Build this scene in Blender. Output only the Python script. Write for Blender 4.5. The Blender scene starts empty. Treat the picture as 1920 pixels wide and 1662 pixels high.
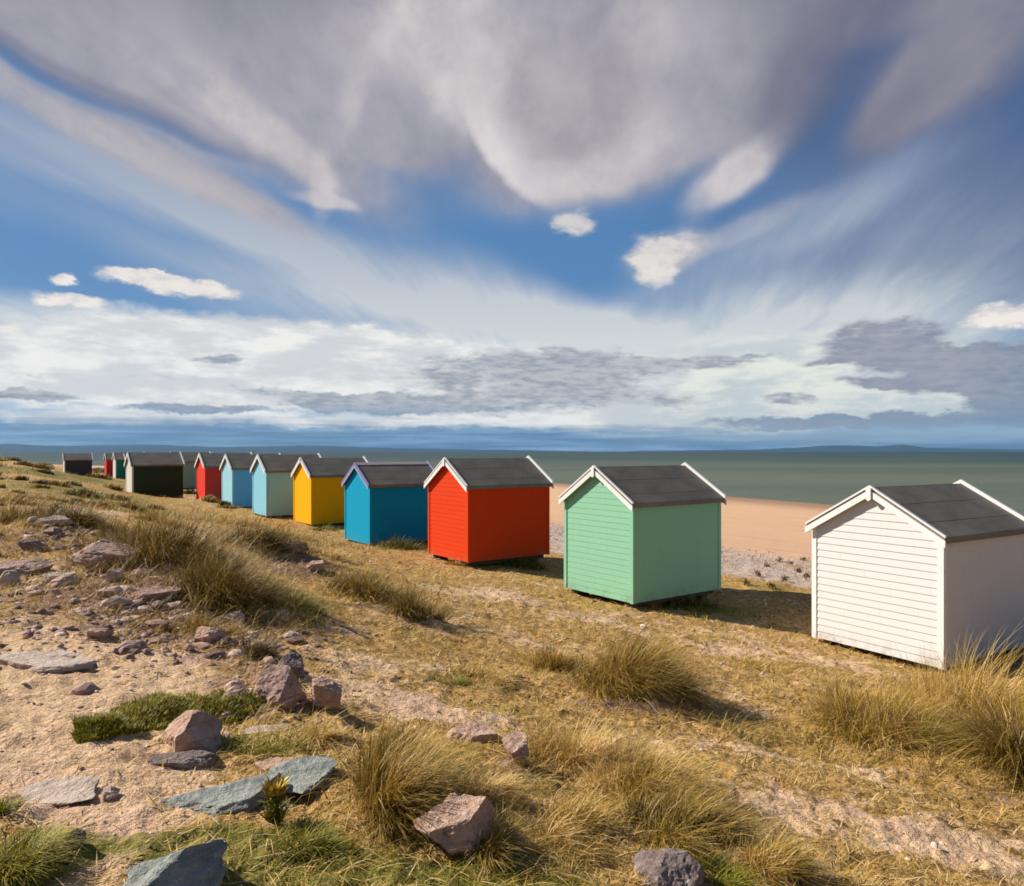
import bpy, bmesh, math, random
import numpy as np
from mathutils import Vector, Matrix

random.seed(7)
RNG = np.random.default_rng(11)
S = bpy.context.scene
COL = S.collection
PI = math.pi
R = math.radians

# ------------------------------------------------------------------ camera numbers
F = 1350.0            # focal length in photograph pixels (1920 wide)
HOR = 847.0           # horizon row
CX = 960.0
EYE = 5.5             # eye above the sea
SV = np.array([0.815, 0.580])     # from the dune to the sea
GV = np.array([-0.580, 0.815])    # along the row of huts

# ------------------------------------------------------------------ noise in numpy
def _hash(ix, iy, seed):
    h = (ix.astype(np.int64) * 374761393 + iy.astype(np.int64) * 668265263 + seed * 982451653) & 0xffffffff
    h = ((h ^ (h >> 13)) * 1274126177) & 0xffffffff
    h = (h ^ (h >> 16)) & 0xffffffff
    return h / 4294967295.0

def vnoise(x, y, seed=0):
    x = np.asarray(x, float); y = np.asarray(y, float)
    ix = np.floor(x); iy = np.floor(y)
    fx = x - ix; fy = y - iy
    fx = fx * fx * fx * (fx * (fx * 6 - 15) + 10); fy = fy * fy * fy * (fy * (fy * 6 - 15) + 10)
    a = _hash(ix, iy, seed); b = _hash(ix + 1, iy, seed)
    c = _hash(ix, iy + 1, seed); d = _hash(ix + 1, iy + 1, seed)
    return (a * (1 - fx) + b * fx) * (1 - fy) + (c * (1 - fx) + d * fx) * fy

def fbm(x, y, seed=0, octv=4):
    t = 0; a = 0.5; f = 1.0
    for i in range(octv):
        t = t + a * (vnoise(x * f + 17.3 * i, y * f - 9.1 * i, seed + i) - 0.5)
        a *= 0.5; f *= 2.03
    return t

def sstep(a, b, x):
    t = np.clip((x - a) / (b - a), 0, 1)
    return t * t * (3 - 2 * t)

# ------------------------------------------------------------------ huts: measured, metres
HL, HW, HH, RISE = 2.83, 2.24, 2.10, 0.70
# name colour, x of the near corner edge, eave row, floor row, inland shift is in the numbers themselves
HUTS = [
    ('white',      1768, 1010, 1254),
    ('mint',       1187,  946, 1132),
    ('red',         878,  913, 1055),
    ('blue',        694,  911, 1022),
    ('yellow',      584,  893,  984),
    ('aqua',        500,  884,  968),
    ('lightblue',   436,  879,  951),
    ('smallred',    385,  875,  942),
    ('greygreen',   327,  866.5, 916),
    ('olive',       248,  873,  938),
    ('cream',       237,  864,  900),
    ('teal',        217,  862,  898),
    ('farred',      200,  862,  894),
    ('charcoal',    121,  863,  896),
]
HUT_TURN = {'white': 4.0, 'olive': -1.0}      # degrees clockwise from the rest of the row
HUT_WIDE = {'white': 2.37}
HUTPOS = {}; HUTAX = {}
for n, px, ye, yb in HUTS:
    Z = F * HH / (yb - ye)
    near = np.array([(px - CX) / F * Z, Z])
    q = math.atan2(SV[0], SV[1]) + math.radians(HUT_TURN.get(n, 0))
    s_ = np.array([math.sin(q), math.cos(q)]); g_ = np.array([-math.cos(q), math.sin(q)])
    HUTAX[n] = (s_, g_)
    c = near + s_ * HL / 2 + g_ * HUT_WIDE.get(n, HW) / 2
    HUTPOS[n] = (c[0], c[1], EYE - (yb - HOR) / F * Z)

# ------------------------------------------------------------------ terrain
PV = [-400, -60, -25, -12, -6, -2, 0, 2, 4, 6, 8, 10, 12, 16, 18, 20, 24, 30, 50, 64, 76, 95, 140]
PD = [1.6, 1.6, 1.3, 1.2, 1.3, 1.46, 1.58, 1.76, 2.2, 2.65, 2.98, 3.2, 3.32, 3.4, 3.5, 3.7, 4.05, 4.4, 5.0, 5.42, 5.8, 7.0, 8.5]

def base_h(x, y):
    v = x * SV[0] + y * SV[1]
    u = x * GV[0] + y * GV[1]
    vv = v + 0.9 * np.sin(u * 0.21 + 0.5) * np.clip(u / 15, 0, 1) * np.exp(-((v - 6) / 10) ** 2)
    vv = vv - np.where(v > 30, (np.clip(u, -60, 100) - 20) * 0.16 * sstep(30, 70, v), 0) + 70 * sstep(160, 480, u)      # the shore swings away with distance
    h = EYE - np.interp(vv, PV, PD)
    return h

HUT_FIX = []
for n in HUTPOS:
    cx, cy, zb = HUTPOS[n]
    gap = {'white': .24, 'mint': .26, 'red': .26, 'blue': .18, 'greygreen': .4}.get(n, .10)
    HUT_FIX.append((cx, cy, zb - gap - base_h(cx, cy)))
# solve so that the terrain passes through every target
_p = np.array(HUT_FIX)
_rad = np.clip(2.2 + 0.04 * np.hypot(_p[:, 0], _p[:, 1]), 2.6, 5)
_K = np.exp(-(((_p[:, None, 0] - _p[None, :, 0]) ** 2 + (_p[:, None, 1] - _p[None, :, 1]) ** 2) / _rad[None, :] ** 2))
_wt = np.linalg.solve(_K + 0.02 * np.eye(len(_p)), _p[:, 2])

def smooth_h(x, y):
    x = np.asarray(x, float); y = np.asarray(y, float)
    h = base_h(x, y)
    for (cx, cy, _d), w, r in zip(HUT_FIX, _wt, _rad):
        h = h + w * np.exp(-((x - cx) ** 2 + (y - cy) ** 2) / r ** 2)
    return h

MOUNDS = []          # (x, y, radius, height) filled below from the tussocks and rocks

def terrain_h(x, y, fine=True):
    x = np.asarray(x, float); y = np.asarray(y, float)
    h = smooth_h(x, y)
    v = x * SV[0] + y * SV[1]
    dune = 1 - sstep(8, 14, v)
    h = h + fbm(x * 0.35, y * 0.35, 3, 3) * 0.30 * dune * sstep(2.0, 6.0, np.hypot(x, y))
    h = h + fbm(x * 0.05, y * 0.05, 31, 2) * 0.9 * dune * sstep(22, 60, np.hypot(x, y))
    for (mx, my, mr, mh) in MOUNDS:
        h = h + mh * np.exp(-((x - mx) ** 2 + (y - my) ** 2) / mr ** 2)
    if fine:
        rough = 1 - 0.75 * sstep(22, 30, v)
        h = h + (fbm(x * 1.6, y * 1.6, 5, 3) * 0.10 + (fbm(x * 6.0, y * 6.0, 8, 3) * 0.080 + fbm(x * 17.0, y * 17.0, 9, 2) * 0.034) * (1 - sstep(14, 30, y))) * rough
    return h

def hit(px, py, fine=False):
    """ground point seen at a place of the photograph"""
    dx, dz = (px - CX) / F, -(py - HOR) / F
    t = np.geomspace(0.8, 600, 1600)
    g = EYE + dz * t - terrain_h(dx * t, t, fine)
    i = int(np.argmax(g < 0)) if (g < 0).any() else len(t) - 1
    i = max(i, 1)
    k = g[i - 1] / (g[i - 1] - g[i]) if g[i - 1] != g[i] else 0
    tt = t[i - 1] + (t[i] - t[i - 1]) * k
    return float(dx * tt), float(tt)

# ------------------------------------------------------------------ object helpers
def tag(o, label=None, cat=None, group=None, kind=None):
    if label: o['label'] = label
    if cat: o['category'] = cat
    if group: o['group'] = group
    if kind: o['kind'] = kind
    return o

def empty(name, loc, rz=0):
    o = bpy.data.objects.new(name, None); COL.objects.link(o)
    o.location = loc; o.rotation_euler = (0, 0, rz); o.empty_display_size = 0.3
    return o

def link(name, me, mat, parent=None, loc=None, rot=None):
    o = bpy.data.objects.new(name, me); COL.objects.link(o)
    if mat is not None and not me.materials: me.materials.append(mat)
    if parent is not None: o.parent = parent
    if loc is not None: o.location = loc
    if rot is not None: o.rotation_euler = rot
    return o

def mesh_np(name, verts, loops, starts, totals, smooth=False):
    me = bpy.data.meshes.new(name)
    me.vertices.add(len(verts)); me.vertices.foreach_set('co', np.ascontiguousarray(verts, dtype=np.float32).ravel())
    me.loops.add(len(loops)); me.loops.foreach_set('vertex_index', np.ascontiguousarray(loops, dtype=np.int32))
    me.polygons.add(len(starts)); me.polygons.foreach_set('loop_start', np.ascontiguousarray(starts, dtype=np.int32))
    try: me.polygons.foreach_set('loop_total', np.ascontiguousarray(totals, dtype=np.int32))
    except Exception: pass
    me.polygons.foreach_set('use_smooth', np.full(len(starts), smooth, dtype=bool))
    me.update(calc_edges=True)
    return me

def pts_attr(me, name, vals):
    a = me.attributes.new(name, 'FLOAT', 'POINT'); a.data.foreach_set('value', np.ascontiguousarray(vals, dtype=np.float32))

def bm_obj(name, bm, mat, parent=None, loc=None, rot=None, bevel=0):
    bmesh.ops.recalc_face_normals(bm, faces=bm.faces)
    if bevel: bmesh.ops.bevel(bm, geom=list(bm.edges), offset=bevel, segments=1, affect='EDGES')
    me = bpy.data.meshes.new(name); bm.to_mesh(me); bm.free()
    return link(name, me, mat, parent, loc, rot)

def add_box(bm, x0, x1, y0, y1, z0, z1):
    vs = [bm.verts.new((x, y, z)) for x in (x0, x1) for y in (y0, y1) for z in (z0, z1)]
    for f in ((0, 1, 3, 2), (4, 6, 7, 5), (0, 4, 5, 1), (2, 3, 7, 6), (0, 2, 6, 4), (1, 5, 7, 3)):
        bm.faces.new([vs[i] for i in f])

def add_prism(bm, poly, a, b, axis=0):
    """poly: list of 2-D points in the plane across `axis`, swept from a to b"""
    def P(c, p):
        return (c, p[0], p[1]) if axis == 0 else (p[0], c, p[1])
    A = [bm.verts.new(P(a, p)) for p in poly]; B = [bm.verts.new(P(b, p)) for p in poly]
    bm.faces.new(A); bm.faces.new(B[::-1])
    n = len(poly)
    for i in range(n): bm.faces.new((A[i], A[(i + 1) % n], B[(i + 1) % n], B[i]))

# ------------------------------------------------------------------ node helpers
class NT:
    def __init__(s, tree): s.t = tree; s.n = tree.nodes; s.l = tree.links
    def new(s, typ, **kw):
        n = s.n.new(typ)
        for k, v in kw.items(): setattr(n, k, v)
        return n
    def put(s, sock, v):
        if isinstance(v, X): v = v.s
        if isinstance(v, bpy.types.NodeSocket): s.l.new(v, sock)
        else:
            if hasattr(sock.default_value, '__len__') and not hasattr(v, '__len__'): v = (v,) * len(sock.default_value)
            if hasattr(v, '__len__') and len(v) == 3 and len(sock.default_value) == 4: v = tuple(v) + (1,)
            sock.default_value = v
    def math(s, op, a, b=0.0, c=None, clamp=False):
        n = s.new('ShaderNodeMath', operation=op, use_clamp=clamp)
        s.put(n.inputs[0], a)
        if op not in ('SQRT', 'ABSOLUTE', 'ARCSINE', 'EXPONENT', 'SINE', 'COSINE'): s.put(n.inputs[1], b)
        if c is not None: s.put(n.inputs[2], c)
        return X(s, n.outputs[0])
    def vec(s, op, a, b=None):
        n = s.new('ShaderNodeVectorMath', operation=op)
        s.put(n.inputs[0], a)
        if b is not None: s.put(n.inputs[3] if op == 'SCALE' else n.inputs[1], b)
        return X(s, n.outputs[1] if op in ('LENGTH', 'DOT_PRODUCT') else n.outputs[0])
    def xyz(s, x, y, z=0.0):
        n = s.new('ShaderNodeCombineXYZ')
        for i, v in enumerate((x, y, z)): s.put(n.inputs[i], v)
        return X(s, n.outputs[0])
    def sep(s, v):
        n = s.new('ShaderNodeSeparateXYZ'); s.put(n.inputs[0], v)
        return [X(s, o) for o in n.outputs]
    def noise(s, v, scale=1.0, detail=4.0, rough=0.55, dist=0.0, color=False):
        n = s.new('ShaderNodeTexNoise')
        if v is not None: s.put(n.inputs['Vector'], v)
        n.inputs['Scale'].default_value = scale; n.inputs['Detail'].default_value = detail
        n.inputs['Roughness'].default_value = rough; n.inputs['Distortion'].default_value = dist
        return X(s, n.outputs['Color' if color else 'Fac'])
    def voro(s, v, scale, feature='F1', out='Distance', rand=1.0):
        n = s.new('ShaderNodeTexVoronoi', feature=feature)
        if v is not None: s.put(n.inputs['Vector'], v)
        n.inputs['Scale'].default_value = scale; n.inputs['Randomness'].default_value = rand
        return X(s, n.outputs[out])
    def step(s, v, a, b, lo=0.0, hi=1.0):
        n = s.new('ShaderNodeMapRange', interpolation_type='SMOOTHSTEP')
        s.put(n.inputs['Value'], v)
        for k, q in (('From Min', a), ('From Max', b), ('To Min', lo), ('To Max', hi)): s.put(n.inputs[k], q)
        return X(s, n.outputs[0])
    def mix(s, f, a, b, blend='MIX'):
        n = s.new('ShaderNodeMix', data_type='RGBA', blend_type=blend)
        n.clamp_factor = True
        s.put(n.inputs[0], f); s.put(n.inputs[6], a); s.put(n.inputs[7], b)
        return X(s, n.outputs[2])
    def ramp(s, f, stops):
        n = s.new('ShaderNodeValToRGB'); s.put(n.inputs[0], f)
        e = n.color_ramp.elements
        while len(e) < len(stops): e.new(0.5)
        for el, (p, c) in zip(e, stops): el.position = p; el.color = tuple(c) + (1,)
        return X(s, n.outputs[0])
    def attr(s, name, out='Fac'):
        n = s.new('ShaderNodeAttribute', attribute_name=name)
        return X(s, n.outputs[out])
    def bump(s, h, strength=0.3, dist=0.02, normal=None):
        n = s.new('ShaderNodeBump'); n.inputs['Strength'].default_value = strength; n.inputs['Distance'].default_value = dist
        s.put(n.inputs['Height'], h)
        if normal is not None: s.put(n.inputs['Normal'], normal)
        return X(s, n.outputs[0])

class X:
    def __init__(s, nt, sock): s.nt = nt; s.s = sock
    def __add__(s, o): return s.nt.math('ADD', s, o)
    def __radd__(s, o): return s.nt.math('ADD', s, o)
    def __sub__(s, o): return s.nt.math('SUBTRACT', s, o)
    def __rsub__(s, o): return s.nt.math('SUBTRACT', o, s)
    def __mul__(s, o): return s.nt.math('MULTIPLY', s, o)
    def __rmul__(s, o): return s.nt.math('MULTIPLY', s, o)
    def __truediv__(s, o): return s.nt.math('DIVIDE', s, o)
    def clamp(s): return s.nt.math('ADD', s, 0.0, clamp=True)

def material(name):
    m = bpy.data.materials.new(name); m.use_nodes = True
    nt = NT(m.node_tree); nt.n.clear()
    out = nt.new('ShaderNodeOutputMaterial')
    b = nt.new('ShaderNodeBsdfPrincipled'); nt.l.new(b.outputs[0], out.inputs[0])
    return m, nt, b, out

def srgb(r, g, b):
    f = lambda c: c / 12.92 if c <= 0.04045 else ((c + 0.055) / 1.055) ** 2.4
    return (f(r / 255), f(g / 255), f(b / 255))

def obj_coords(nt):
    return X(nt, nt.new('ShaderNodeTexCoord').outputs['Object'])

def paint_mat(name, col, rough=0.55, dirt=0.18):
    m, nt, b, out = material(name)
    p = obj_coords(nt)
    x, y, z = nt.sep(p)
    streak = nt.noise(nt.xyz(x * 9.0, y * 9.0, z * 0.8), 1.0, 4, .6)
    board = nt.noise(nt.xyz(x * 0.3, y * 0.3, nt.math('FLOOR', z / 0.128) * 3.7), 1.0, 1, .5)
    f = nt.step(streak, .45, .8) * dirt * .6
    dk = tuple(c * 0.72 for c in col)
    c = nt.mix(f, col, dk)
    c = nt.mix(nt.step(board, .3, .7) * 0.10, c, tuple(c_ * 0.8 for c_ in col))
    joint = nt.step(nt.math('FRACT', x * .55 + y * .55 + nt.math('FLOOR', z / 0.128) * .37), .994, .999)
    c = nt.mix(joint * .5, c, tuple(c_ * 0.45 for c_ in col))
    scuff = nt.step(nt.noise(nt.xyz(x * 7, y * 7, z * 30), 1.0, 6, .75), .66, .74) * .35
    c = nt.mix(scuff, c, tuple(c_ * .55 + .12 for c_ in col))
    low = nt.step(z, 0.30, 0.0) * nt.step(nt.noise(p, 6.0, 5, .65), .42, .70) * 0.40
    c = nt.mix(low, c, (.20, .16, .10))
    nt.put(b.inputs['Base Color'], c)
    nt.put(b.inputs['Roughness'], nt.step(streak, .3, .7, rough - .08, rough + .1))
    b.inputs['Specular IOR Level'].default_value = 0.07
    grain = nt.noise(nt.xyz(x * 4.0, y * 4.0, z * 90.0), 1.0, 3, .6)
    nt.put(b.inputs['Normal'], nt.bump(grain, .12, .004))
    return m

def felt_mat():
    m, nt, b, out = material('roof felt')
    p = obj_coords(nt)
    g = nt.noise(p, 220.0, 2, .6); w = nt.noise(p, 1.7, 4, .6)
    fx, fy, fz = nt.sep(p); lap = nt.math('FRACT', nt.math('ABSOLUTE', fy) / .46 + w * .04); seam = nt.step(lap, .045, .015)
    wr = nt.noise(nt.xyz(fx * 1.2, fy * 6.0, fz * 6.0), 1.0, 4, .6)
    c = nt.mix(nt.step(w, .35, .7), (.142, .122, .092), (.200, .174, .132))
    c = nt.mix(nt.step(g, .55, .75) * .5, c, (.22, .20, .17))
    c = nt.mix(seam * .55, c, (.045, .04, .034)); c = nt.mix(nt.step(wr, .5, .75) * .35, c, (.21, .185, .145))
    nt.put(b.inputs['Base Color'], c); b.inputs['Roughness'].default_value = 0.62
    b.inputs['Specular IOR Level'].default_value = 0.4
    nt.put(b.inputs['Normal'], nt.bump(g * .3 + wr + seam, .45, .010))
    return m

def timber_mat():
    m, nt, b, out = material('weathered timber')
    x, y, z = nt.sep(obj_coords(nt))
    g = nt.noise(nt.xyz(x * 3, y * 20, z * 20), 1.0, 4, .6)
    nt.put(b.inputs['Base Color'], nt.mix(g, (.035, .026, .018), (.13, .10, .07))); b.inputs['Roughness'].default_value = .85
    return m

# grass: one colour value per blade, carried by the mesh
GRASS_STOPS = [(0.0, (.050, .026, .006)), (.18, (.135, .085, .010)), (.36, (.235, .155, .013)), (.55, (.43, .270, .028)),
               (.75, (.66, .42, .125)), (1.0, (.82, .59, .29))]
GREEN_STOPS = [(0.0, (.050, .045, .004)), (.3, (.130, .125, .006)), (.6, (.24, .225, .012)), (.85, (.39, .33, .03)), (1.0, (.56, .45, .12))]
def grass_mat(name, stops):
    m, nt, b, out = material(name)
    v = nt.attr('blade'); t = nt.attr('along')
    c = nt.ramp(v, stops)
    c = nt.mix(nt.step(t, .72, 1.0) * .4, c, (.70, .50, .17))          # dried tips
    nt.put(b.inputs['Base Color'], c); b.inputs['Roughness'].default_value = .55
    b.inputs['Specular IOR Level'].default_value = .3
    tr = nt.new('ShaderNodeBsdfTranslucent'); nt.put(tr.inputs[0], c)
    mx = nt.new('ShaderNodeMixShader'); mx.inputs[0].default_value = .20
    nt.l.new(b.outputs[0], mx.inputs[1]); nt.l.new(tr.outputs[0], mx.inputs[2]); nt.l.new(mx.outputs[0], out.inputs[0])
    return m

def rock_mat(name, a, b_, c_):
    m, nt, b, out = material(name)
    p = obj_coords(nt)
    n1 = nt.noise(p, 3.2, 6, .62); n2 = nt.noise(p, 26.0, 5, .68); n3 = nt.voro(p, 11.0)
    c = nt.mix(nt.step(n1, .35, .65), a, b_)
    c = nt.mix(nt.step(n2, .5, .72) * .6, c, c_)
    c = nt.mix(nt.step(n2, .48, .28) * .6, c, tuple(q * .45 for q in a))
    strat = nt.noise(nt.xyz(nt.sep(p)[0] * 2, nt.sep(p)[1] * 2, nt.sep(p)[2] * 30), 1.0, 4, .6)
    c = nt.mix(nt.step(strat, .52, .66) * .5, c, tuple(q * .55 for q in b_))
    lich = nt.step(nt.noise(p, 7.0, 6, .7), .60, .66) * .6
    c = nt.mix(lich, c, (.56, .47, .33))
    nt.put(b.inputs['Base Color'], c); b.inputs['Roughness'].default_value = .85
    b.inputs['Specular IOR Level'].default_value = .25
    nt.put(b.inputs['Normal'], nt.bump(n2 * .9 + n1 + n3 * .5 + nt.noise(p, 90.0, 4, .7) * .35, .85, .04))
    return m

M_FELT = felt_mat(); M_TIMBER = timber_mat()
M_STRAW = grass_mat('marram blades', GRASS_STOPS); M_GREEN = grass_mat('green blades', GREEN_STOPS)
M_WHITE = paint_mat('white trim paint', (.80, .79, .76), dirt=.10)
ROCKS = {
    'pink': rock_mat('pink sandstone', (.52, .31, .22), (.65, .44, .325), (.77, .59, .46)),
    'purple': rock_mat('purple stone', (.39, .235, .185), (.53, .355, .285), (.69, .54, .45)),
    'grey': rock_mat('blue grey slate', (.27, .285, .25), (.39, .40, .35), (.58, .57, .50)),
    'dark': rock_mat('dark stone', (.20, .145, .13), (.32, .24, .215), (.50, .42, .37)),
    'pale': rock_mat('pale stone', (.56, .42, .33), (.66, .52, .42), (.78, .67, .57)),
}

# ================================================================== HUTS
M_PAINT = {
    'white': paint_mat('white hut paint', (.70, .68, .66), dirt=.2),
    'mint': paint_mat('mint green paint', (.27, .54, .36)),
    'red': paint_mat('orange red paint', (.70, .052, .008)),
    'blue': paint_mat('turquoise blue paint', (.004, .31, .50)),
    'yellow': paint_mat('yellow paint', (.92, .42, .002)),
    'aqua': paint_mat('pale aqua paint', (.30, .64, .82)),
    'lightblue': paint_mat('light blue paint', (.16, .52, .84)),
    'smallred': paint_mat('scarlet paint', (.72, .055, .035)),
    'greygreen': paint_mat('grey green paint', (.26, .38, .32)),
    'olive': paint_mat('dark olive paint', (.036, .062, .026)),
    'cream': paint_mat('cream yellow paint', (.78, .66, .30)),
    'teal': paint_mat('dark teal paint', (.02, .26, .21)),
    'farred': paint_mat('far red paint', (.66, .05, .04)),
    'charcoal': paint_mat('charcoal paint', (.060, .058, .062)),
    'lightblue gable': paint_mat('very pale blue paint', (.32, .60, .70)),
    'aqua gable': paint_mat('pale aqua gable paint', (.25, .55, .68)),
    'lilac': paint_mat('lilac trim paint', (.30, .32, .52)),
    'pale': paint_mat('pale gable paint', (.62, .60, .55)),
    'ridge': paint_mat('pale pink ridge paint', (.66, .56, .54)),
}
HUT_LABELS = {
    'white': 'white clapboard beach hut with grey felt roof and white bargeboards, nearest of the row',
    'mint': 'mint green beach hut with white bargeboards standing beside the white hut',
    'red': 'orange red beach hut with white bargeboards between the mint and turquoise huts',
    'blue': 'turquoise blue beach hut with lilac bargeboards and a pale ridge cap',
    'yellow': 'bright yellow beach hut with white bargeboards behind the turquoise hut',
    'aqua': 'pale aqua beach hut with grey sides next to the yellow hut',
    'lightblue': 'light blue beach hut with mid blue side between the pale aqua and small scarlet huts',
    'smallred': 'small distant scarlet beach hut beside the light blue hut',
    'greygreen': 'far grey green beach hut half hidden behind the dark olive hut',
    'olive': 'dark olive beach hut with broad side wall standing inland of the row',
    'cream': 'cream yellow beach hut, a sliver showing beside the dark olive hut',
    'teal': 'tiny far dark teal beach hut with pale gable edge',
    'farred': 'tiny far red beach hut beside the dark teal hut',
    'charcoal': 'far charcoal beach hut with white gable trim standing alone on the grass',
}

def board_wall(bm, axis, at, sign, gable, HW, lap=.011, pitch=0.128):
    """lapped boards on one wall: axis 0 = wall across local x (a gable), 1 = wall across local y"""
    z = 0.0
    top = HH + (RISE if gable else 0)
    while z < top - 0.01:
        z1 = min(z + pitch, top)
        parts = [(z, z1)]
        if gable and z < HH < z1: parts = [(z, HH), (HH, z1)]
        for za, zb in parts:
            def half(q):
                if not gable: return HL / 2 - .03
                return (HW / 2 - .03) * (1.0 if q <= HH else max(0.0, 1 - (q - HH) / RISE))
            f = lambda q: .004 + lap * (1 - (q - z) / pitch)
            wa, wb = half(za), half(zb)
            pa, pb = at + sign * f(za), at + sign * f(zb)
            def V(w, p, q): return bm.verts.new((p, w, q) if axis == 0 else (w, p, q))
            if wb < 0.01: vs = [V(-wa, pa, za), V(wa, pa, za), V(0, pb, zb)]
            else: vs = [V(-wa, pa, za), V(wa, pa, za), V(wb, pb, zb), V(-wb, pb, zb)]
            bm.faces.new(vs)
            if za == z:      # lower lip
                bm.faces.new([V(-wa, at, za), V(wa, at, za), V(wa, pa, za), V(-wa, pa, za)])
        z += pitch

def make_hut(key):
    cx, cy, zb = HUTPOS[key]
    paint = M_PAINT[key]
    HW = HUT_WIDE.get(key, 2.24)
    SV, GV = HUTAX[key]
    root = empty('beach_hut', (cx, cy, zb), math.atan2(SV[1], SV[0]))
    tag(root, HUT_LABELS[key], 'beach hut', 'beach huts in a row along the dunes')
    l2, w2 = HL / 2, HW / 2
    # walls
    bm = bmesh.new()
    add_prism(bm, [(-w2, 0), (w2, 0), (w2, HH), (0, HH + RISE), (-w2, HH)], -l2, l2)
    bmesh.ops.recalc_face_normals(bm, faces=bm.faces)
    for sx in (-1, 1): board_wall(bm, 0, sx * l2, sx, True, HW, .012 if key == 'white' else .006)
    for sy in (-1, 1): board_wall(bm, 1, sy * w2, sy, False, HW, .009)
    wall = bm_obj('wall', bm, paint, root)
    pale_gable = key in ('olive', 'charcoal', 'teal')
    side = {'lightblue': 'lightblue gable', 'aqua': 'aqua gable'}.get(key)
    if pale_gable or side:       # the inland gable of these huts is painted in another tone
        wall.data.materials.append(M_PAINT[side or 'pale'])
        for p in wall.data.polygons:
            if p.center.x < -l2 + 0.001 and abs(p.normal.y) < .5: p.material_index = 1
    trim = M_PAINT['lilac'] if key == 'blue' else M_WHITE
    cmat = M_WHITE if key == 'white' else (M_PAINT['pale'] if pale_gable else M_PAINT[side] if side else paint)
    for sx in (-1, 1):
        for sy in (-1, 1):
            bm = bmesh.new()
            x, y = sx * l2, sy * w2
            a, t = .07, .026
            pts = [(x + sx * t, y + sy * t), (x - sx * a, y + sy * t), (x - sx * a, y), (x, y), (x, y - sy * a), (x + sx * t, y - sy * a)]
            A = [bm.verts.new((p[0], p[1], -.012)) for p in pts]; B = [bm.verts.new((p[0], p[1], HH - .03)) for p in pts]
            n = len(pts)
            for i in range(n): bm.faces.new((A[i], A[(i + 1) % n], B[(i + 1) % n], B[i]))
            bm.faces.new(A); bm.faces.new(B)
            bm_obj('corner_board', bm, cmat if sx < 0 else paint, root)
    # roof: one folded slab of felt
    ov, og, th = .08, .10, .055
    sl = RISE / w2
    ye = w2 + ov
    bm = bmesh.new()
    lo = [(-ye, HH - sl * ov), (0, HH + RISE), (ye, HH - sl * ov)]
    z0 = .022
    poly = [(lo[0][0], lo[0][1] + z0), (0, lo[1][1] + z0), (lo[2][0], lo[2][1] + z0),
            (lo[2][0], lo[2][1] + z0 + th), (0, lo[1][1] + z0 + th), (lo[0][0], lo[0][1] + z0 + th)]
    add_prism(bm, poly, -l2 - og, l2 + og)
    roof = bm_obj('roof', bm, M_FELT, root)
    top = HH + RISE + z0 + th
    if key == 'blue':
        bm = bmesh.new()
        add_prism(bm, [(-.11, top - .11 * sl + .004), (0, top + .004), (.11, top - .11 * sl + .004), (.11, top - .11 * sl + .022), (0, top + .03), (-.11, top - .11 * sl + .022)], -l2 - og + .05, l2 + og - .05)
        bm_obj('ridge_cap', bm, M_PAINT['ridge'], roof)
    # drip strip along the eaves
    for sy in (-1, 1):
        bm = bmesh.new()
        y0 = sy * (ye + .003); zt = lo[0][1] + z0
        add_box(bm, -l2 - og + .04, l2 + og - .04, min(y0, y0 + sy * .014), max(y0, y0 + sy * .014), zt - .045, zt + .045)
        bm_obj('drip_strip', bm, M_FELT, roof)
    # bargeboards and roof-edge battens
    for sx in (-1, 1):
        for sy in (-1, 1):
            x0 = sx * (l2 + og + .003); x1 = x0 + sx * .024
            e = ye + .02
            z = lambda y: HH + RISE - sl * abs(y) + z0
            bm = bmesh.new()
            add_prism(bm, [(sy * .0015, z(0) - .102), (sy * e, z(e) - .102), (sy * e, z(e) + .012), (sy * .0015, z(0) + .012)], min(x0, x1), max(x0, x1))
            bm_obj('bargeboard', bm, trim, root)
            bm = bmesh.new()
            b0 = sx * (l2 + og - .03); b1 = sx * (l2 + og + .02)
            zt = th + .003
            hgt = .034 if sx < 0 else .075
            add_prism(bm, [(sy * .0015, z(0) + zt), (sy * e, z(e) + zt), (sy * e, z(e) + zt + hgt), (sy * .0015, z(0) + zt + hgt)], min(b0, b1), max(b0, b1))
            bm_obj('roof_batten', bm, trim, root)
    if key in ('white', 'mint', 'red', 'yellow'):
        bm = bmesh.new()
        x0 = -(l2 + og + .03)
        zt = HH + RISE + z0 + .05
        add_prism(bm, [(-.045, zt), (.045, zt), (.045, zt - .20), (0, zt - .235), (-.045, zt - .20)], x0 - .024, x0)
        bm_obj('finial', bm, trim, root)
    # skids and feet
    for sy in (-1, 1):
        bm = bmesh.new(); y = sy * (w2 - .22)
        add_box(bm, -l2 + .05, l2 - .05, y - .05, y + .05, -.135, -.014)
        bm_obj('skid_beam', bm, M_TIMBER, root)
        for fx in (-.85, 0, .85):
            bm = bmesh.new()
            x = fx * (l2 - .2)
            zg = float(terrain_h(cx + SV[0] * x + GV[0] * y, cy + SV[1] * x + GV[1] * y)) - zb
            add_box(bm, x - .10, x + .10, y - .09, y + .09, min(zg - .12, -.25), -.138)
            bm_obj('foot', bm, M_TIMBER, root)
    return root

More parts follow.
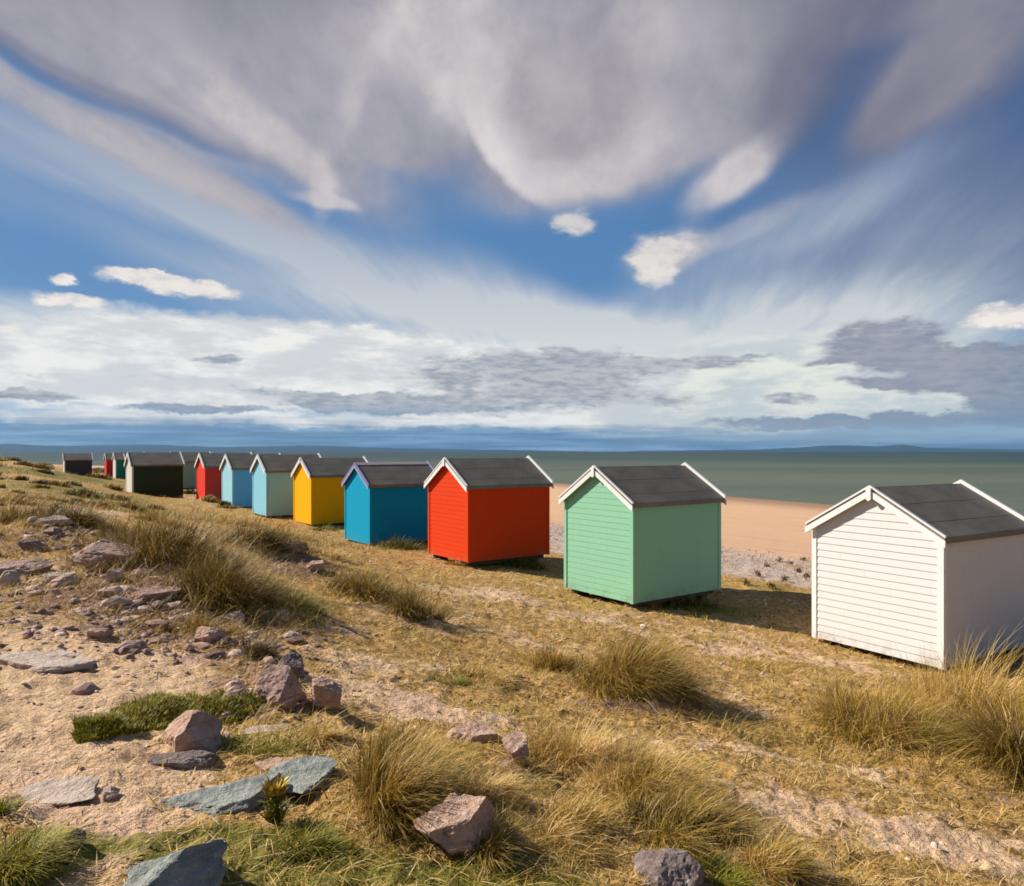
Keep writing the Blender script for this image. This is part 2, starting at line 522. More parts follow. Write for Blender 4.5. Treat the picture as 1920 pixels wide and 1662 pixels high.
# ================================================================== PLACES read off the photograph
# (label, x, y of the foot, width, height in photograph pixels, blades, tone 0 dark .. 1 pale, spread, wind, green)
TUSS = [
 ('tall straw marram tussock at the near corner of the white hut', 1840, 1380, 300, 215, 3000, .58, 1.0, .25, 0),
 ('olive marram tussock on the left of the big straw clump by the white hut', 1660, 1385, 230, 130, 2200, .44, 1.1, .15, 0),
 ('low yellow marram fringe under the front wall of the white hut', 1600, 1322, 130, 66, 800, .62, 1.1, .1, 0),
 ('dark drooping marram tussock at the right edge below the straw clump', 1905, 1475, 190, 180, 2000, .30, 1.2, -.25, 0),
 ('green hearted marram tuft between the olive and the drooping tussocks', 1745, 1420, 120, 80, 700, .50, 1.0, .2, 1),
 ('large dark hearted marram tussock standing alone between mint hut and foreground', 1180, 1308, 220, 125, 2600, .26, 1.1, .25, 0),
 ('small upright brown marram tuft on the left side of the lone dark hearted tussock', 1035, 1262, 80, 80, 600, .40, .7, .05, 0),
 ('flattened pale tuft trailing to the right of the lone dark hearted tussock', 1275, 1325, 130, 40, 500, .50, 1.5, .5, 0),
 ('pale bleached marram tussock in the middle foreground, left of two', 1070, 1440, 190, 120, 1700, .62, 1.0, .1, 0),
 ('pale bleached marram tussock in the middle foreground, right of two', 1200, 1490, 220, 130, 1900, .66, 1.1, .2, 0),
 ('dark rooted marram tussock arching over the purple stone', 1255, 1570, 190, 130, 2200, .24, 1.2, .25, 0),
 ('big green gold marram tussock right of the grey slab', 722, 1530, 190, 185, 2200, .36, .9, .15, 0),
 ('grey green marram tussock behind the big green gold one', 770, 1430, 130, 100, 1000, .50, 1.0, .15, 0),
 ('dark bladed tuft hanging over the right side of the pink angular rock', 930, 1600, 110, 110, 900, .38, 1.3, .2, 0),
 ('straw tuft behind the pink angular rock', 890, 1500, 130, 80, 900, .60, 1.1, .2, 0),
 ('sprawling tawny tuft between the pink angular rock and the purple stone', 1060, 1570, 190, 90, 1300, .58, 1.4, .3, 0),
 ('yellow green grass clump at the bottom of the sandy slope', 1450, 1640, 140, 90, 1100, .60, 1.0, .2, 0),
 ('short dark grass tuft just right of the purple stone', 1350, 1650, 110, 80, 700, .34, 1.1, .2, 1),
 ('round marram tussock in front of the turquoise hut', 690, 1122, 150, 82, 1500, .24, 1.0, .2, 0),
 ('round marram tussock just right of and below the one before the turquoise hut', 795, 1168, 125, 85, 1400, .24, 1.0, .2, 0),
 ('dark brown tussock on the mound below the yellow hut', 492, 1048, 160, 78, 1800, .10, 1.1, .1, 0),
 ('big olive marram tussock on the slope below the dark olive hut, upper left', 255, 1064, 230, 115, 2600, .22, 1.0, .1, 0),  # this and the next two: tone lowered to carry the slope's shade
 ('big olive marram tussock on the slope below the dark olive hut, middle', 345, 1098, 240, 125, 2800, .22, 1.0, .15, 0),
 ('big olive marram tussock on the slope below the dark olive hut, lower right', 428, 1152, 210, 115, 2300, .20, 1.0, .15, 0),
 ('golden marram tussock in front of the dark olive hut', 310, 985, 110, 40, 600, .50, 1.1, .1, 0),
 ('small dark round tussock at the foot of the dark olive hut', 243, 955, 45, 28, 300, .30, .9, .05, 0),
 ('dark ridge tussock above the stones on the left dune', 55, 985, 130, 70, 1000, .30, 1.0, .15, 0),  # ridge pair: blade tone likewise lowered to stand in for shade
 ('dark ridge tussock next to the golden slope on the left dune', 130, 1004, 120, 60, 900, .14, 1.1, .2, 0),
 ('golden tussock on the crest at the left edge', 20, 945, 90, 36, 500, .50, 1.0, .1, 0),
 ('purple brown scrub behind the reddish outcrop boulder', 225, 1055, 90, 50, 900, .05, 1.2, .1, 0),
 ('dark brown scrub between the olive tussocks and the low green tuft', 490, 1140, 80, 50, 700, .10, 1.2, .1, 0),
 ('low green tuft on the slope right of the olive tussocks', 545, 1160, 110, 45, 700, .50, 1.2, .1, 1),
 ('grey scrubby tuft among stones below the olive tussocks', 385, 1190, 110, 50, 600, .40, 1.2, .1, 0),
 ('blackish scrubby tuft at the lower end of the stones', 470, 1225, 80, 50, 500, .10, 1.1, .1, 0),
 ('fresh green grass clump in the bottom left corner', 25, 1640, 150, 110, 1500, .55, 1.1, .1, 1),
 ('green grass tuft at the left edge above the corner clump', 5, 1535, 60, 60, 500, .50, 1.1, .1, 1),
 ('dark green mat plant on the sand beside the pinkish pyramid stone', 195, 1380, 120, 34, 2000, .62, 1.6, 0, 1),
 ('olive green mat plant behind the dark green mat', 300, 1340, 140, 62, 3200, .72, 1.6, 0, 1),
 ('brownish green mat plant in front of the purple boulder', 440, 1330, 120, 50, 1800, .55, 1.6, 0, 1),
 ('grass tuft at the lower edge of the grey slab', 560, 1590, 160, 60, 1200, .42, 1.2, .1, 1),
 ('fresh green strip of grass between the pyramid stone and the grey slab', 470, 1405, 140, 35, 900, .60, 1.4, .1, 1),
 ('straw tuft beside the two pink stones', 600, 1390, 80, 50, 500, .62, 1.2, .1, 0),
 ('small tuft at the near corner of the mint hut', 1205, 1140, 50, 26, 300, .45, 1.1, .1, 0),
 ('dark weedy tuft under the side of the mint hut', 1290, 1140, 110, 28, 700, .20, 1.3, .1, 1),
 ('dark weedy tuft under the side of the red hut', 965, 1062, 130, 34, 900, .16, 1.3, .1, 1),
 ('small tuft at the near corner of the red hut', 855, 1062, 60, 22, 300, .42, 1.2, .1, 0),
 ('dark weedy tuft under the side of the turquoise hut', 745, 1030, 110, 32, 800, .14, 1.3, .1, 1),
 ('green tuft under the yellow hut', 605, 994, 60, 16, 300, .34, 1.3, .1, 1),
 ('low golden tussock left of the turquoise hut', 610, 1045, 90, 30, 400, .55, 1.2, .1, 0),
 ('golden tussock on the slope below the aqua hut', 540, 1010, 90, 34, 400, .55, 1.2, .1, 0),
 ('golden tussock on the slope below the light blue hut', 440, 985, 90, 30, 400, .56, 1.2, .1, 0),
 ('yellowish tuft on the flat gravel in front of the mint hut', 900, 1275, 150, 30, 700, .55, 1.4, .2, 0),
 ('greenish low tuft left of the lone dark hearted tussock', 835, 1275, 80, 24, 400, .45, 1.4, .1, 1),
 ('low straw tuft on the gravel left of the white hut', 1400, 1250, 200, 26, 700, .55, 1.5, .2, 0),
]
# (label, material, x, y of the middle, width, height in pixels, kind, turn)
STONES = [
 ('pinkish pyramid shaped stone left of the green strip', 'pink', 362, 1400, 112, 70, 'peak', .3),
 ('dark flat stone lying in front of the pyramid stone', 'dark', 345, 1428, 118, 40, 'low', .1),
 ('purple grey boulder above the green strip', 'purple', 530, 1325, 100, 78, 'block', .5),
 ('slim dark stone leaning behind the purple grey boulder', 'dark', 545, 1272, 60, 46, 'wedge', 1.9),
 ('small pink stone right of the purple grey boulder', 'pink', 612, 1335, 66, 58, 'block', 2.0),
 ('long blue grey slab lying flat in the foreground', 'grey', 415, 1512, 215, 72, 'slab', .25),
 ('grey slab lying behind the rust coloured plant', 'grey', 565, 1478, 125, 76, 'slab', .1),
 ('pale half buried flat rock on the sandy path', 'pale', 110, 1488, 170, 54, 'slab', .0),
 ('pink angular rock in the bottom foreground', 'pink', 852, 1580, 165, 92, 'wedge', .2),
 ('purple stone under the arching dark rooted tussock', 'dark', 1258, 1650, 135, 74, 'block', .3),
 ('reddish flat stone in the pale grass at the centre', 'pink', 885, 1385, 100, 40, 'low', .2),
 ('dark blue slab pointing up from the bottom edge', 'grey', 335, 1665, 190, 82, 'lean', .15),
 ('small dark stone on the sandy path near the bottom left', 'dark', 140, 1600, 40, 36, 'block', .4),
 ('reddish outcrop boulder beside the olive tussocks', 'purple', 200, 1102, 130, 56, 'block', .1),
 ('reddish low rock at the left edge of the outcrop', 'purple', 35, 1085, 110, 38, 'low', .3),
 ('whitish stone at the left edge below the outcrop', 'pale', 18, 1110, 46, 30, 'block', .3),
 ('pale pink stone below the outcrop boulder', 'pale', 112, 1124, 60, 34, 'low', .8),
 ('purple stone below the olive tussocks', 'purple', 290, 1150, 90, 34, 'low', .6),
 ('small purple stone on the sandy slope', 'purple', 187, 1206, 44, 22, 'block', .2),
 ('pinkish stone near the blackish scrubby tuft', 'pink', 395, 1208, 60, 30, 'block', .2),
 ('broad pinkish slab sunk in the sand at the left edge', 'pale', 85, 1248, 190, 40, 'slab', .1),
 ('tan flat stone between boulder and grey slab', 'pale', 500, 1372, 110, 26, 'slab', -.2),
 ('pinkish flat stone touching the grey slab', 'pink', 520, 1435, 80, 26, 'slab', .2),
 ('reddish stone half hidden in straw right of the centre stone', 'pink', 965, 1440, 60, 54, 'wedge', .8),
 ('pinkish stone in the heap under the dark brown tussock', 'pink', 545, 1062, 66, 26, 'low', .3),
 ('smaller stone at the lower end of the heap under the dark brown tussock', 'pink', 590, 1075, 44, 18, 'low', .9),
 ('small pale stone among the scrub below the outcrop', 'pale', 215, 1130, 36, 24, 'block', .9),
 ('pale pinkish stone right of the outcrop below the crest', 'pale', 100, 1010, 70, 22, 'low', .3),
 ('pinkish stone at the left edge under the ridge tussock', 'pale', 25, 980, 50, 20, 'low', .2),
 ('dark reddish stone between the ridge tussocks and outcrop', 'dark', 60, 1040, 46, 22, 'block', .5),
 ('little white stone beside the pale half buried rock', 'pale', 205, 1500, 34, 22, 'block', .3),
]
PLACED_T = []
for t in TUSS:
    x, y = hit(t[1], t[2])
    PLACED_T.append((t, x, y))
PLACED_S = []
for t in STONES:
    x, y = hit(t[2], t[3])
    PLACED_S.append((t, x, y))

# patches of cover, as soft ellipses on the ground: (x, y, rx, ry, weight) in photograph pixels
def soft(patches):
    out = []
    for px, py, rx, ry, w in patches:
        x, y = hit(px, py)
        out.append((x, y, rx * y / F, min(ry * y / max(py - HOR, 20), y * .5), w))
    return out
def soft_eval(P, x, y):
    v = 0
    for cx, cy, sx, sy, w in P:
        v = v + w * np.exp(-((x - cx) / sx) ** 2 - ((y - cy) / sy) ** 2)
    return v
SAND = soft([(100, 1240, 220, 46, 1.1), (230, 1480, 190, 80, 1.3), (80, 1420, 170, 70, .9), (210, 1590, 110, 90, 1.3), (130, 1330, 170, 60, .9), (330, 1290, 90, 26, .7), (700, 1300, 160, 30, .6), (1000, 1200, 180, 26, .6), (60, 1180, 150, 30, .4),
             (660, 1240, 150, 30, .6), (900, 1110, 130, 18, .8), (885, 1345, 110, 26, 1.0), (1560, 1530, 360, 80, .42), (1780, 1600, 240, 60, .40), (620, 1190, 90, 20, .4),
             (1450, 1225, 180, 26, .6), (1390, 1400, 130, 30, .55), (1150, 1165, 260, 22, .5), (110, 1060, 160, 40, .5), (150, 965, 100, 14, .6), (240, 965, 40, 8, .5), (360, 935, 30, 6, .5),
             (1560, 1440, 160, 40, .5), (620, 1010, 60, 8, .3), (330, 1240, 100, 30, .5)])
GREEN = soft([(300, 1320, 90, 36, .8), (190, 1375, 70, 20, .7), (35, 1620, 110, 80, 1.2), (440, 1580, 170, 40, .9), (580, 1610, 220, 40, .8), (470, 1400, 110, 22, .9),
              (540, 1150, 70, 20, .7), (850, 1275, 70, 14, .6), (1090, 1650, 230, 30, .6), (600, 1400, 80, 40, .4), (440, 1330, 90, 20, .5), (1260, 1140, 110, 9, .8),
              (960, 1066, 110, 7, .7), (750, 1034, 80, 6, .6), (1430, 1150, 120, 10, .4), (700, 1640, 260, 40, .9), (900, 1650, 160, 30, .8), (420, 1640, 150, 40, .8), (10, 1490, 60, 60, .5), (50, 880, 240, 14, .75), (110, 915, 190, 16, .65), (300, 965, 160, 14, .5), (470, 1000, 160, 14, .35), (1430, 1100, 90, 14, .5), (640, 1070, 60, 16, .4), (1150, 1420, 120, 40, .35), (800, 1440, 120, 50, .45), (1700, 1400, 180, 40, .4), (1480, 1640, 110, 30, .5)])
for t, x, y in PLACED_T:
    mat_plant = 'mat plant' in t[0]
    rr = t[3] * y / F * .42
    MOUNDS.append((x, y, max(rr, .12), min(.04 if mat_plant else .10 * t[4] * y / F, .12)))
for t, x, y in PLACED_S:
    rr = t[4] * y / F
    MOUNDS.append((x + rr * .1, y + rr * .25, max(rr * .62, .1), min(.16 * t[5] * y / F, .07)))
for (cx, cy, rr, hh) in [(*hit(515, 1050), 1.1, .30), (*hit(330, 1110), 1.6, .30), (*hit(100, 1010), 1.6, .25), (*hit(1850, 1430), .8, .14), (*hit(1180, 1300), .7, .18)]:
    MOUNDS.append((cx, cy, rr, hh))

# ================================================================== GROUND
EARTH_SHADE = soft([(190, 1090, 230, 55, .9), (400, 1180, 150, 45, .9), (555, 1062, 75, 26, 1.0), (480, 1240, 80, 30, .8), (960, 1450, 70, 55, .8), (1170, 1325, 120, 20, .8), (1080, 1540, 110, 40, .6), (60, 1010, 140, 36, .6),
              (700, 1140, 70, 14, .7), (800, 1180, 60, 14, .6), (420, 1290, 90, 30, .6), (340, 1130, 90, 30, .6), (1640, 1390, 120, 24, .5), (1880, 1500, 80, 40, .6), (880, 1390, 80, 26, .5), (1240, 1640, 100, 40, .7)])  # brown soil; patches under tussocks also put shade into the ground colour
def cover_at(x, y):
    v = x * SV[0] + y * SV[1]
    sand = soft_eval(SAND, x, y) + .04 + fbm(x * .9, y * .9, 41, 3) * 1.2 + fbm(x * 3.1, y * 3.1, 43, 3) * .9
    green = soft_eval(GREEN, x, y) + fbm(x * .7, y * .7, 51, 3) * .6
    vn = v + fbm(x * .12, y * .12, 61, 3) * 5
    shingle = sstep(14.0, 17.5, vn)
    beach = sstep(21.5, 29.5, v + fbm(x * .12, y * .12, 71, 4) * 5)
    return np.clip(sand, 0, 1.4), np.clip(green, 0, 1.2), shingle, beach

def build_ground():
    rad = np.concatenate([[0.02, .3, .6], np.geomspace(.9, 90, 560), np.geomspace(92, 6000, 90)])
    front = np.linspace(-R(50), R(50), 760)
    back = np.linspace(R(50), 2 * PI - R(50), 150)[1:-1]
    az = np.concatenate([front, back])
    A, Rr = np.meshgrid(az, rad)
    x = Rr * np.sin(A); y = Rr * np.cos(A)
    z = terrain_h(x, y)
    z = np.where(Rr > 600, np.minimum(z, EYE - 1.6), z)
    n, m = Rr.shape
    verts = np.stack([x, y, z], -1).reshape(-1, 3)
    i = np.arange(n - 1)[:, None]; j = np.arange(m)[None, :]; j1 = (j + 1) % m
    q = np.stack([i * m + j, i * m + j1, (i + 1) * m + j1, (i + 1) * m + j], -1).reshape(-1, 4)[:, ::-1]
    me = mesh_np('ground', verts, q.ravel(), np.arange(len(q)) * 4, np.full(len(q), 4), True)
    s, g, sh, be = cover_at(x.ravel(), y.ravel())
    earth_shade = soft_eval(EARTH_SHADE, x.ravel(), y.ravel())
    for k, a in (('earth_shade', earth_shade), ('sand', s), ('green', g), ('shingle', sh), ('beach', be)): pts_attr(me, k, a)
    m_, nt, b, out = material('dune ground')
    p = obj_coords(nt); x, y, z = nt.sep(p)
    n_big = nt.noise(p, .9, 5, .6); n_mid = nt.noise(p, 5.0, 5, .65); n_fine = nt.noise(p, 38.0, 4, .7)
    fleck = nt.noise(nt.xyz(x * 26, y * 60, z * 60), 1.0, 4, .7)
    fleck2 = nt.noise(nt.xyz(x * 75 + y * 40, y * 30 - x * 20, z * 60), 1.0, 3, .7)
    n_lump = nt.noise(p, 13.0, 5, .68)
    straw = nt.mix(nt.step(n_mid, .35, .65), (.40, .220, .050), (.64, .375, .120))
    straw = nt.mix(nt.step(fleck, .50, .64) * .75, straw, (.84, .60, .31))
    straw = nt.mix(nt.step(n_lump, .49, .37) * .80, straw, (.165, .085, .018))
    straw = nt.mix(nt.step(fleck2, .48, .36) * .85, straw, (.095, .050, .014))
    straw = nt.mix(nt.step(n_big, .46, .34) * .55, straw, (.33, .245, .050))
    sandc = nt.mix(nt.step(n_mid, .3, .7), (.64, .405, .225), (.82, .56, .345))
    sandc = nt.mix(nt.step(n_fine, .54, .70) * .8, sandc, (.88, .69, .46))
    sandc = nt.mix(nt.step(n_lump, .46, .35) * .65, sandc, (.36, .205, .095))
    sandc = nt.mix(nt.step(fleck2, .44, .32) * .8, sandc, (.20, .115, .055))
    sandc = nt.mix(nt.step(n_big, .52, .64) * .6, sandc, (.70, .44, .33))
    fs = nt.step(nt.attr('sand') + (n_mid - .5) * 1.4 + (n_lump - .5) * 1.2 + (n_fine - .5) * .8, .25, .75)
    c = nt.mix(fs, straw, sandc)
    grc = nt.mix(nt.step(n_mid, .35, .65), (.115, .105, .014), (.23, .20, .035))
    grc = nt.mix(nt.step(fleck, .52, .68) * .6, grc, (.46, .36, .11))
    fg = nt.step(nt.attr('green') + (n_mid - .5) * 1.2 + (n_lump - .5) * .9, .35, .8)
    c = nt.mix(fg, c, grc)
    fe = nt.step(nt.attr('earth_shade') + (n_mid - .5) * 1.3 + (n_lump - .5) * 1.2, .40, .75)
    ec = nt.mix(nt.step(n_lump, .40, .60), (.175, .095, .060), (.40, .245, .165))
    ec = nt.mix(nt.step(n_fine, .56, .70) * .7, ec, (.62, .43, .31))
    c = nt.mix(fe, c, ec)
    # shingle
    cell = nt.voro(p, 17.0, out='Color'); cr, cg, cb = nt.sep(cell)
    pebc = nt.ramp(cr, [(0, (.36, .26, .21)), (.35, (.52, .38, .31)), (.7, (.62, .47, .39)), (1, (.73, .60, .50))])
    pebc = nt.mix(nt.step(nt.noise(p, .8, 5, .6), .52, .66) * .75, pebc, straw)
    fsh = nt.step(nt.attr('shingle') + (n_mid - .5) * .7, .35, .65)
    c = nt.mix(fsh, c, pebc)
    # beach sand, wet near the water
    bs = nt.mix(nt.noise(nt.xyz(x * .25, y * .25, 0), 1.0, 5, .6), (.62, .37, .215), (.78, .49, .30))
    bs = nt.mix(nt.step(nt.noise(p, 2.2, 5, .7), .60, .75) * .35, bs, (.36, .24, .17))
    bs = nt.mix(nt.step(z, .42, .08), bs, (.36, .21, .125))
    tide = nt.noise(nt.xyz(x * .815 * 1.3 + y * .58 * 1.3, y * .0815 - x * .058, 0), 1.0, 6, .7)
    bs = nt.mix(nt.step(tide, .54, .66) * .4, bs, (.40, .27, .19))
    bs = nt.mix(nt.step(nt.noise(p, 1.1, 6, .8), .62, .68) * .5, bs, (.30, .21, .16))
    fb = nt.step(nt.attr('beach') + (n_mid - .5) * .7, .25, .75)
    c = nt.mix(fb, c, bs)
    nt.put(b.inputs['Base Color'], c)
    nt.put(b.inputs['Roughness'], 0.92); b.inputs['Specular IOR Level'].default_value = .2
    hgt = n_mid * .9 + n_lump * 1.1 + n_fine * .35 + fleck * .3
    b1 = nt.bump(hgt, .9, .06)
    nt.put(b.inputs['Normal'], b1)
    o = link('ground', me, m_); tag(o, 'sandy dune ground with dry turf, shingle and beach', 'ground', kind='structure')

# ================================================================== BLADES
def blades(bx, by, bz, phi, L, W, th0, th1, K, wind=(0, 0), tw=0.6, rng=RNG):
    n = len(bx)
    t = np.linspace(0, 1, K + 1)
    th = th0[:, None] + (th1 - th0)[:, None] * t[None, :] ** 1.2
    mid = (th[:, 1:] + th[:, :-1]) / 2
    st = (L / K)[:, None]
    r = np.concatenate([np.zeros((n, 1)), np.cumsum(np.sin(mid) * st, 1)], 1)
    zz = np.concatenate([np.zeros((n, 1)), np.cumsum(np.cos(mid) * st, 1)], 1)
    wl = (t ** 1.7)[None, :] * L[:, None]
    px = bx[:, None] + r * np.cos(phi)[:, None] + wl * wind[0]
    py = by[:, None] + r * np.sin(phi)[:, None] + wl * wind[1]
    pz = bz[:, None] + zz - np.hypot(*wind) * wl * .25
    a = phi + PI / 2 + rng.uniform(-tw, tw, n)
    wx = np.cos(a)[:, None]; wy = np.sin(a)[:, None]
    ww = (W[:, None] / 2) * ((1 - t[None, :K]) ** .55)
    lx = px[:, :K] - wx * ww; ly = py[:, :K] - wy * ww
    rx = px[:, :K] + wx * ww; ry = py[:, :K] + wy * ww
    nv = 2 * K + 1
    V = np.empty((n, nv, 3))
    V[:, 0:2 * K:2, 0] = lx; V[:, 0:2 * K:2, 1] = ly; V[:, 0:2 * K:2, 2] = pz[:, :K]
    V[:, 1:2 * K:2, 0] = rx; V[:, 1:2 * K:2, 1] = ry; V[:, 1:2 * K:2, 2] = pz[:, :K]
    V[:, 2 * K, 0] = px[:, K]; V[:, 2 * K, 1] = py[:, K]; V[:, 2 * K, 2] = pz[:, K]
    lp = []
    for k in range(K - 1): lp += [2 * k, 2 * k + 1, 2 * k + 3, 2 * k + 2]
    lp += [2 * K - 2, 2 * K - 1, 2 * K]
    lp = np.array(lp)
    tot = np.array([4] * (K - 1) + [3])
    loops = (np.arange(n)[:, None] * nv + lp[None, :]).ravel()
    totals = np.tile(tot, n)
    starts = np.concatenate([[0], np.cumsum(totals)[:-1]])
    along = np.concatenate([np.repeat(t[:K], 2), [1.0]])
    return V.reshape(-1, 3), loops, starts, totals, np.tile(along, n), nv

def blade_obj(name, data, val, mat, loc=(0, 0, 0)):
    V, lo, st, to, al, nv = data
    me = mesh_np(name, V - np.array(loc)[None, :], lo, st, to, True)
    pts_attr(me, 'blade', np.repeat(val, nv)); pts_attr(me, 'along', al)
    return link(name, me, mat, loc=loc)

def make_tussock(t, x, y):
    label, px, py, wpx, hpx, n, tone, spread, wind, green = t
    rng = np.random.default_rng(int(px * 7 + py * 13))
    mat_plant = 'mat plant' in label
    z0 = float(terrain_h(x, y)) - .01
    W = wpx * y / F; H = hpx * y / F
    n = int(n * 1.75)
    if mat_plant:
        ry = H * y / (EYE - z0) * .52
        a = rng.uniform(0, 2 * PI, n); q = np.sqrt(rng.uniform(0, 1, n)) * (1 + .2 * np.sin(3 * a + px))
        bx = x + np.cos(a) * q * W * .5; by = y + np.sin(a) * q * ry
        bz = terrain_h(bx, by)
        L = rng.uniform(.03, .085, n) * (1.25 - .6 * q)
        data = blades(bx, by, bz, rng.uniform(0, 2 * PI, n), L, np.full(n, .009), rng.uniform(0, .5, n), rng.uniform(.6, 1.5, n), 3, rng=rng)
        val = np.clip(tone + rng.normal(0, .17, n), 0, 1)
        o = blade_obj('mat_plant', data, val, M_GREEN, (x, y, z0))
        tag(o, label, 'mat plant'); return
    # several crowns per tussock
    nc = max(5, int(W / .10)) if H > .15 else max(6, int(W / .07))
    nc = min(nc, 26)
    ca = rng.uniform(0, 2 * PI, nc); cq = np.sqrt(rng.uniform(0, 1, nc))
    ccx = np.cos(ca) * cq * W * .40; ccy = np.sin(ca) * cq * W * .34
    cl = rng.uniform(.65, 1.1, nc) * (1 - .25 * cq); cph = rng.uniform(0, 2 * PI, nc); ct = rng.normal(0, .09, nc)
    k = rng.integers(0, nc, n)
    jit = W * .09
    bx = x + ccx[k] + rng.normal(0, jit, n); by = y + ccy[k] + rng.normal(0, jit, n)
    bz = terrain_h(bx, by) - .015
    out = np.arctan2(by - y, bx - x)
    phi = np.where(rng.uniform(0, 1, n) < .6, out + rng.normal(0, .6, n), cph[k] + rng.normal(0, .8, n))
    d = np.hypot(bx - x, by - y) / max(W * .4, .01)
    L = H * 1.08 * cl[k] * rng.uniform(.35, 1.1, n) ** 1.15
    th0 = np.clip(rng.normal(.22, .20, n) + .36 * d * spread, 0, 1.2)
    th1 = th0 + np.clip(rng.normal(1.0, .55, n) * spread, .1, 2.5)
    th1 = np.where(rng.uniform(0, 1, n) < .22, th1 + rng.uniform(.4, 1.1, n), th1)
    bw = np.clip(.0024 + .00062 * y, .0036, .03) * rng.uniform(.6, 1.3, n)
    data = blades(bx, by, bz, phi, L, bw, th0, th1, 5 if y < 14 else 3, (wind * 1.3 + .08, wind * .1), rng=rng)
    val = np.clip(tone + .04 + ct[k] * 1.3 + rng.normal(0, .16, n), 0, 1)
    dead = rng.uniform(0, 1, n) < .10
    val = np.where(dead, rng.uniform(.75, 1, n), val)
    o = blade_obj('grass_tuft' if H < .25 else 'marram_tussock', data, val, M_GREEN if green else M_STRAW, (x, y, z0))
    tag(o, label, 'grass tuft' if H < .25 else 'tussock')

TALL = soft([(150, 995, 150, 34, .9), (330, 1050, 220, 60, .9), (450, 1120, 120, 50, .9), (300, 965, 170, 20, .8), (560, 1015, 170, 22, .7), (40, 940, 130, 22, .7), (1760, 1395, 270, 70, .8), (1120, 1460, 230, 60, .7), (760, 1490, 180, 80, .7),
             (1170, 1295, 130, 34, .8), (720, 1120, 120, 26, .7), (930, 1560, 150, 60, .6), (1260, 1550, 150, 70, .7), (1040, 1250, 90, 30, .6), (60, 885, 200, 16, .6), (420, 985, 140, 14, .6)])
def make_turf():
    rng = np.random.default_rng(5)
    N = 62000
    r = np.exp(rng.uniform(math.log(1.7), math.log(85), N)); a = rng.uniform(-R(56), R(56), N)
    x = r * np.sin(a); y = r * np.cos(a)
    v = x * SV[0] + y * SV[1]
    s, g, sh, be = cover_at(x, y)
    dens = fbm(x * 1.3, y * 1.3, 91, 3) * .8 + fbm(x * 4.5, y * 4.5, 92, 2) * 1.7 + .25 - .55 * np.clip(s, 0, 1) + .35 * np.clip(g, 0, 1)
    tall = np.clip(soft_eval(TALL, x, y), 0, 1); dens = dens + .45 * tall
    dens = dens * (1 - .93 * sstep(13.5, 17.5, v)) + .06 * (v > 16) * (v < 23)
    keep = (rng.uniform(.05, .95, N) < dens) & (v < 24)
    # nothing grows through the huts
    for n in HUTPOS:
        cx, cy, _ = HUTPOS[n]
        lx = (x - cx) * SV[0] + (y - cy) * SV[1]; ly = (x - cx) * GV[0] + (y - cy) * GV[1]
        keep &= ~((abs(lx) < HL / 2 - .1) & (abs(ly) < HW / 2 - .1))
    x, y, r, s, g = x[keep], y[keep], r[keep], s[keep], g[keep]
    n = len(x); B = 7
    tone = np.clip(.68 - .30 * np.clip(soft_eval(TALL, x, y), 0, 1) + .50 * fbm(x * .6, y * .6, 101, 3) + rng.normal(0, .10, n), .1, 1)
    size = (.035 + .075 * np.clip(fbm(x * .8, y * .8, 111, 3) + .5, 0, 1) ** 1.5) * np.clip(r / 5, .8, 3.2) ** .55
    size = size * (1 + 2.0 * np.clip(soft_eval(TALL, x, y), 0, 1)) * (1 + 1.5 * sstep(.10, .26, fbm(x * .55 + 3, y * .55, 121, 3)))
    rep = lambda q: np.repeat(q, B)
    X_, Y_ = rep(x), rep(y); m = n * B
    sp = rep(size)
    bx = X_ + rng.normal(0, 1, m) * sp * .5; by = Y_ + rng.normal(0, 1, m) * sp * .5
    bz = terrain_h(bx, by) - .006
    L = sp * rng.uniform(.5, 1.5, m)
    W = .0022 * np.clip(rep(r) / 2.5, 1, 14) ** .85 * rng.uniform(.7, 1.3, m)
    data = blades(bx, by, bz, rng.uniform(0, 2 * PI, m), L, W, rng.uniform(.1, 1.0, m), rng.uniform(.9, 2.1, m), 3, (.2, 0), rng=rng)
    isg = rep(np.clip(g, 0, 1) + rng.normal(0, .18, n) > .42)
    val = np.clip(rep(tone) + rep(rng.normal(0, .12, n)) + rng.normal(0, .16, m), 0, 1)
    V, lo, st, to, al, nv = data
    def subset(mask, nm, mat, label):
        idx = np.where(mask)[0]
        if not len(idx): return
        VV = V.reshape(m, nv, 3)[idx].reshape(-1, 3)
        per = len(lo) // m; pf = len(to) // m
        l0 = lo[:per]; t0 = to[:pf]
        k = len(idx)
        loops = (np.arange(k)[:, None] * nv + l0[None, :]).ravel(); tt = np.tile(t0, k)
        o = blade_obj(nm, (VV, loops, np.concatenate([[0], np.cumsum(tt)[:-1]]), tt, np.tile(al[:nv], k), nv), val[idx], mat)
        tag(o, label, 'grass', kind='stuff')
    subset(~isg, 'dry_grass', M_STRAW, 'short dry straw coloured turf over the dune')
    subset(isg, 'green_grass', M_GREEN, 'short green turf in patches on the dune')
    # bleached stalks lying on the ground
    N = 52000
    r = np.exp(rng.uniform(math.log(1.7), math.log(40), N)); a = rng.uniform(-R(54), R(54), N)
    x = r * np.sin(a); y = r * np.cos(a); v = x * SV[0] + y * SV[1]
    sl, _, _, _ = cover_at(x, y)
    keep = (v < 17) & (rng.uniform(0, 1, N) < .55 - .5 * np.clip(sl - .25, 0, 1) + fbm(x, y, 131, 3) * 1.2)
    x, y, r = x[keep], y[keep], r[keep]; n = len(x)
    L = rng.uniform(.05, .20, n) * np.clip(r / 5, .8, 2.5) ** .5
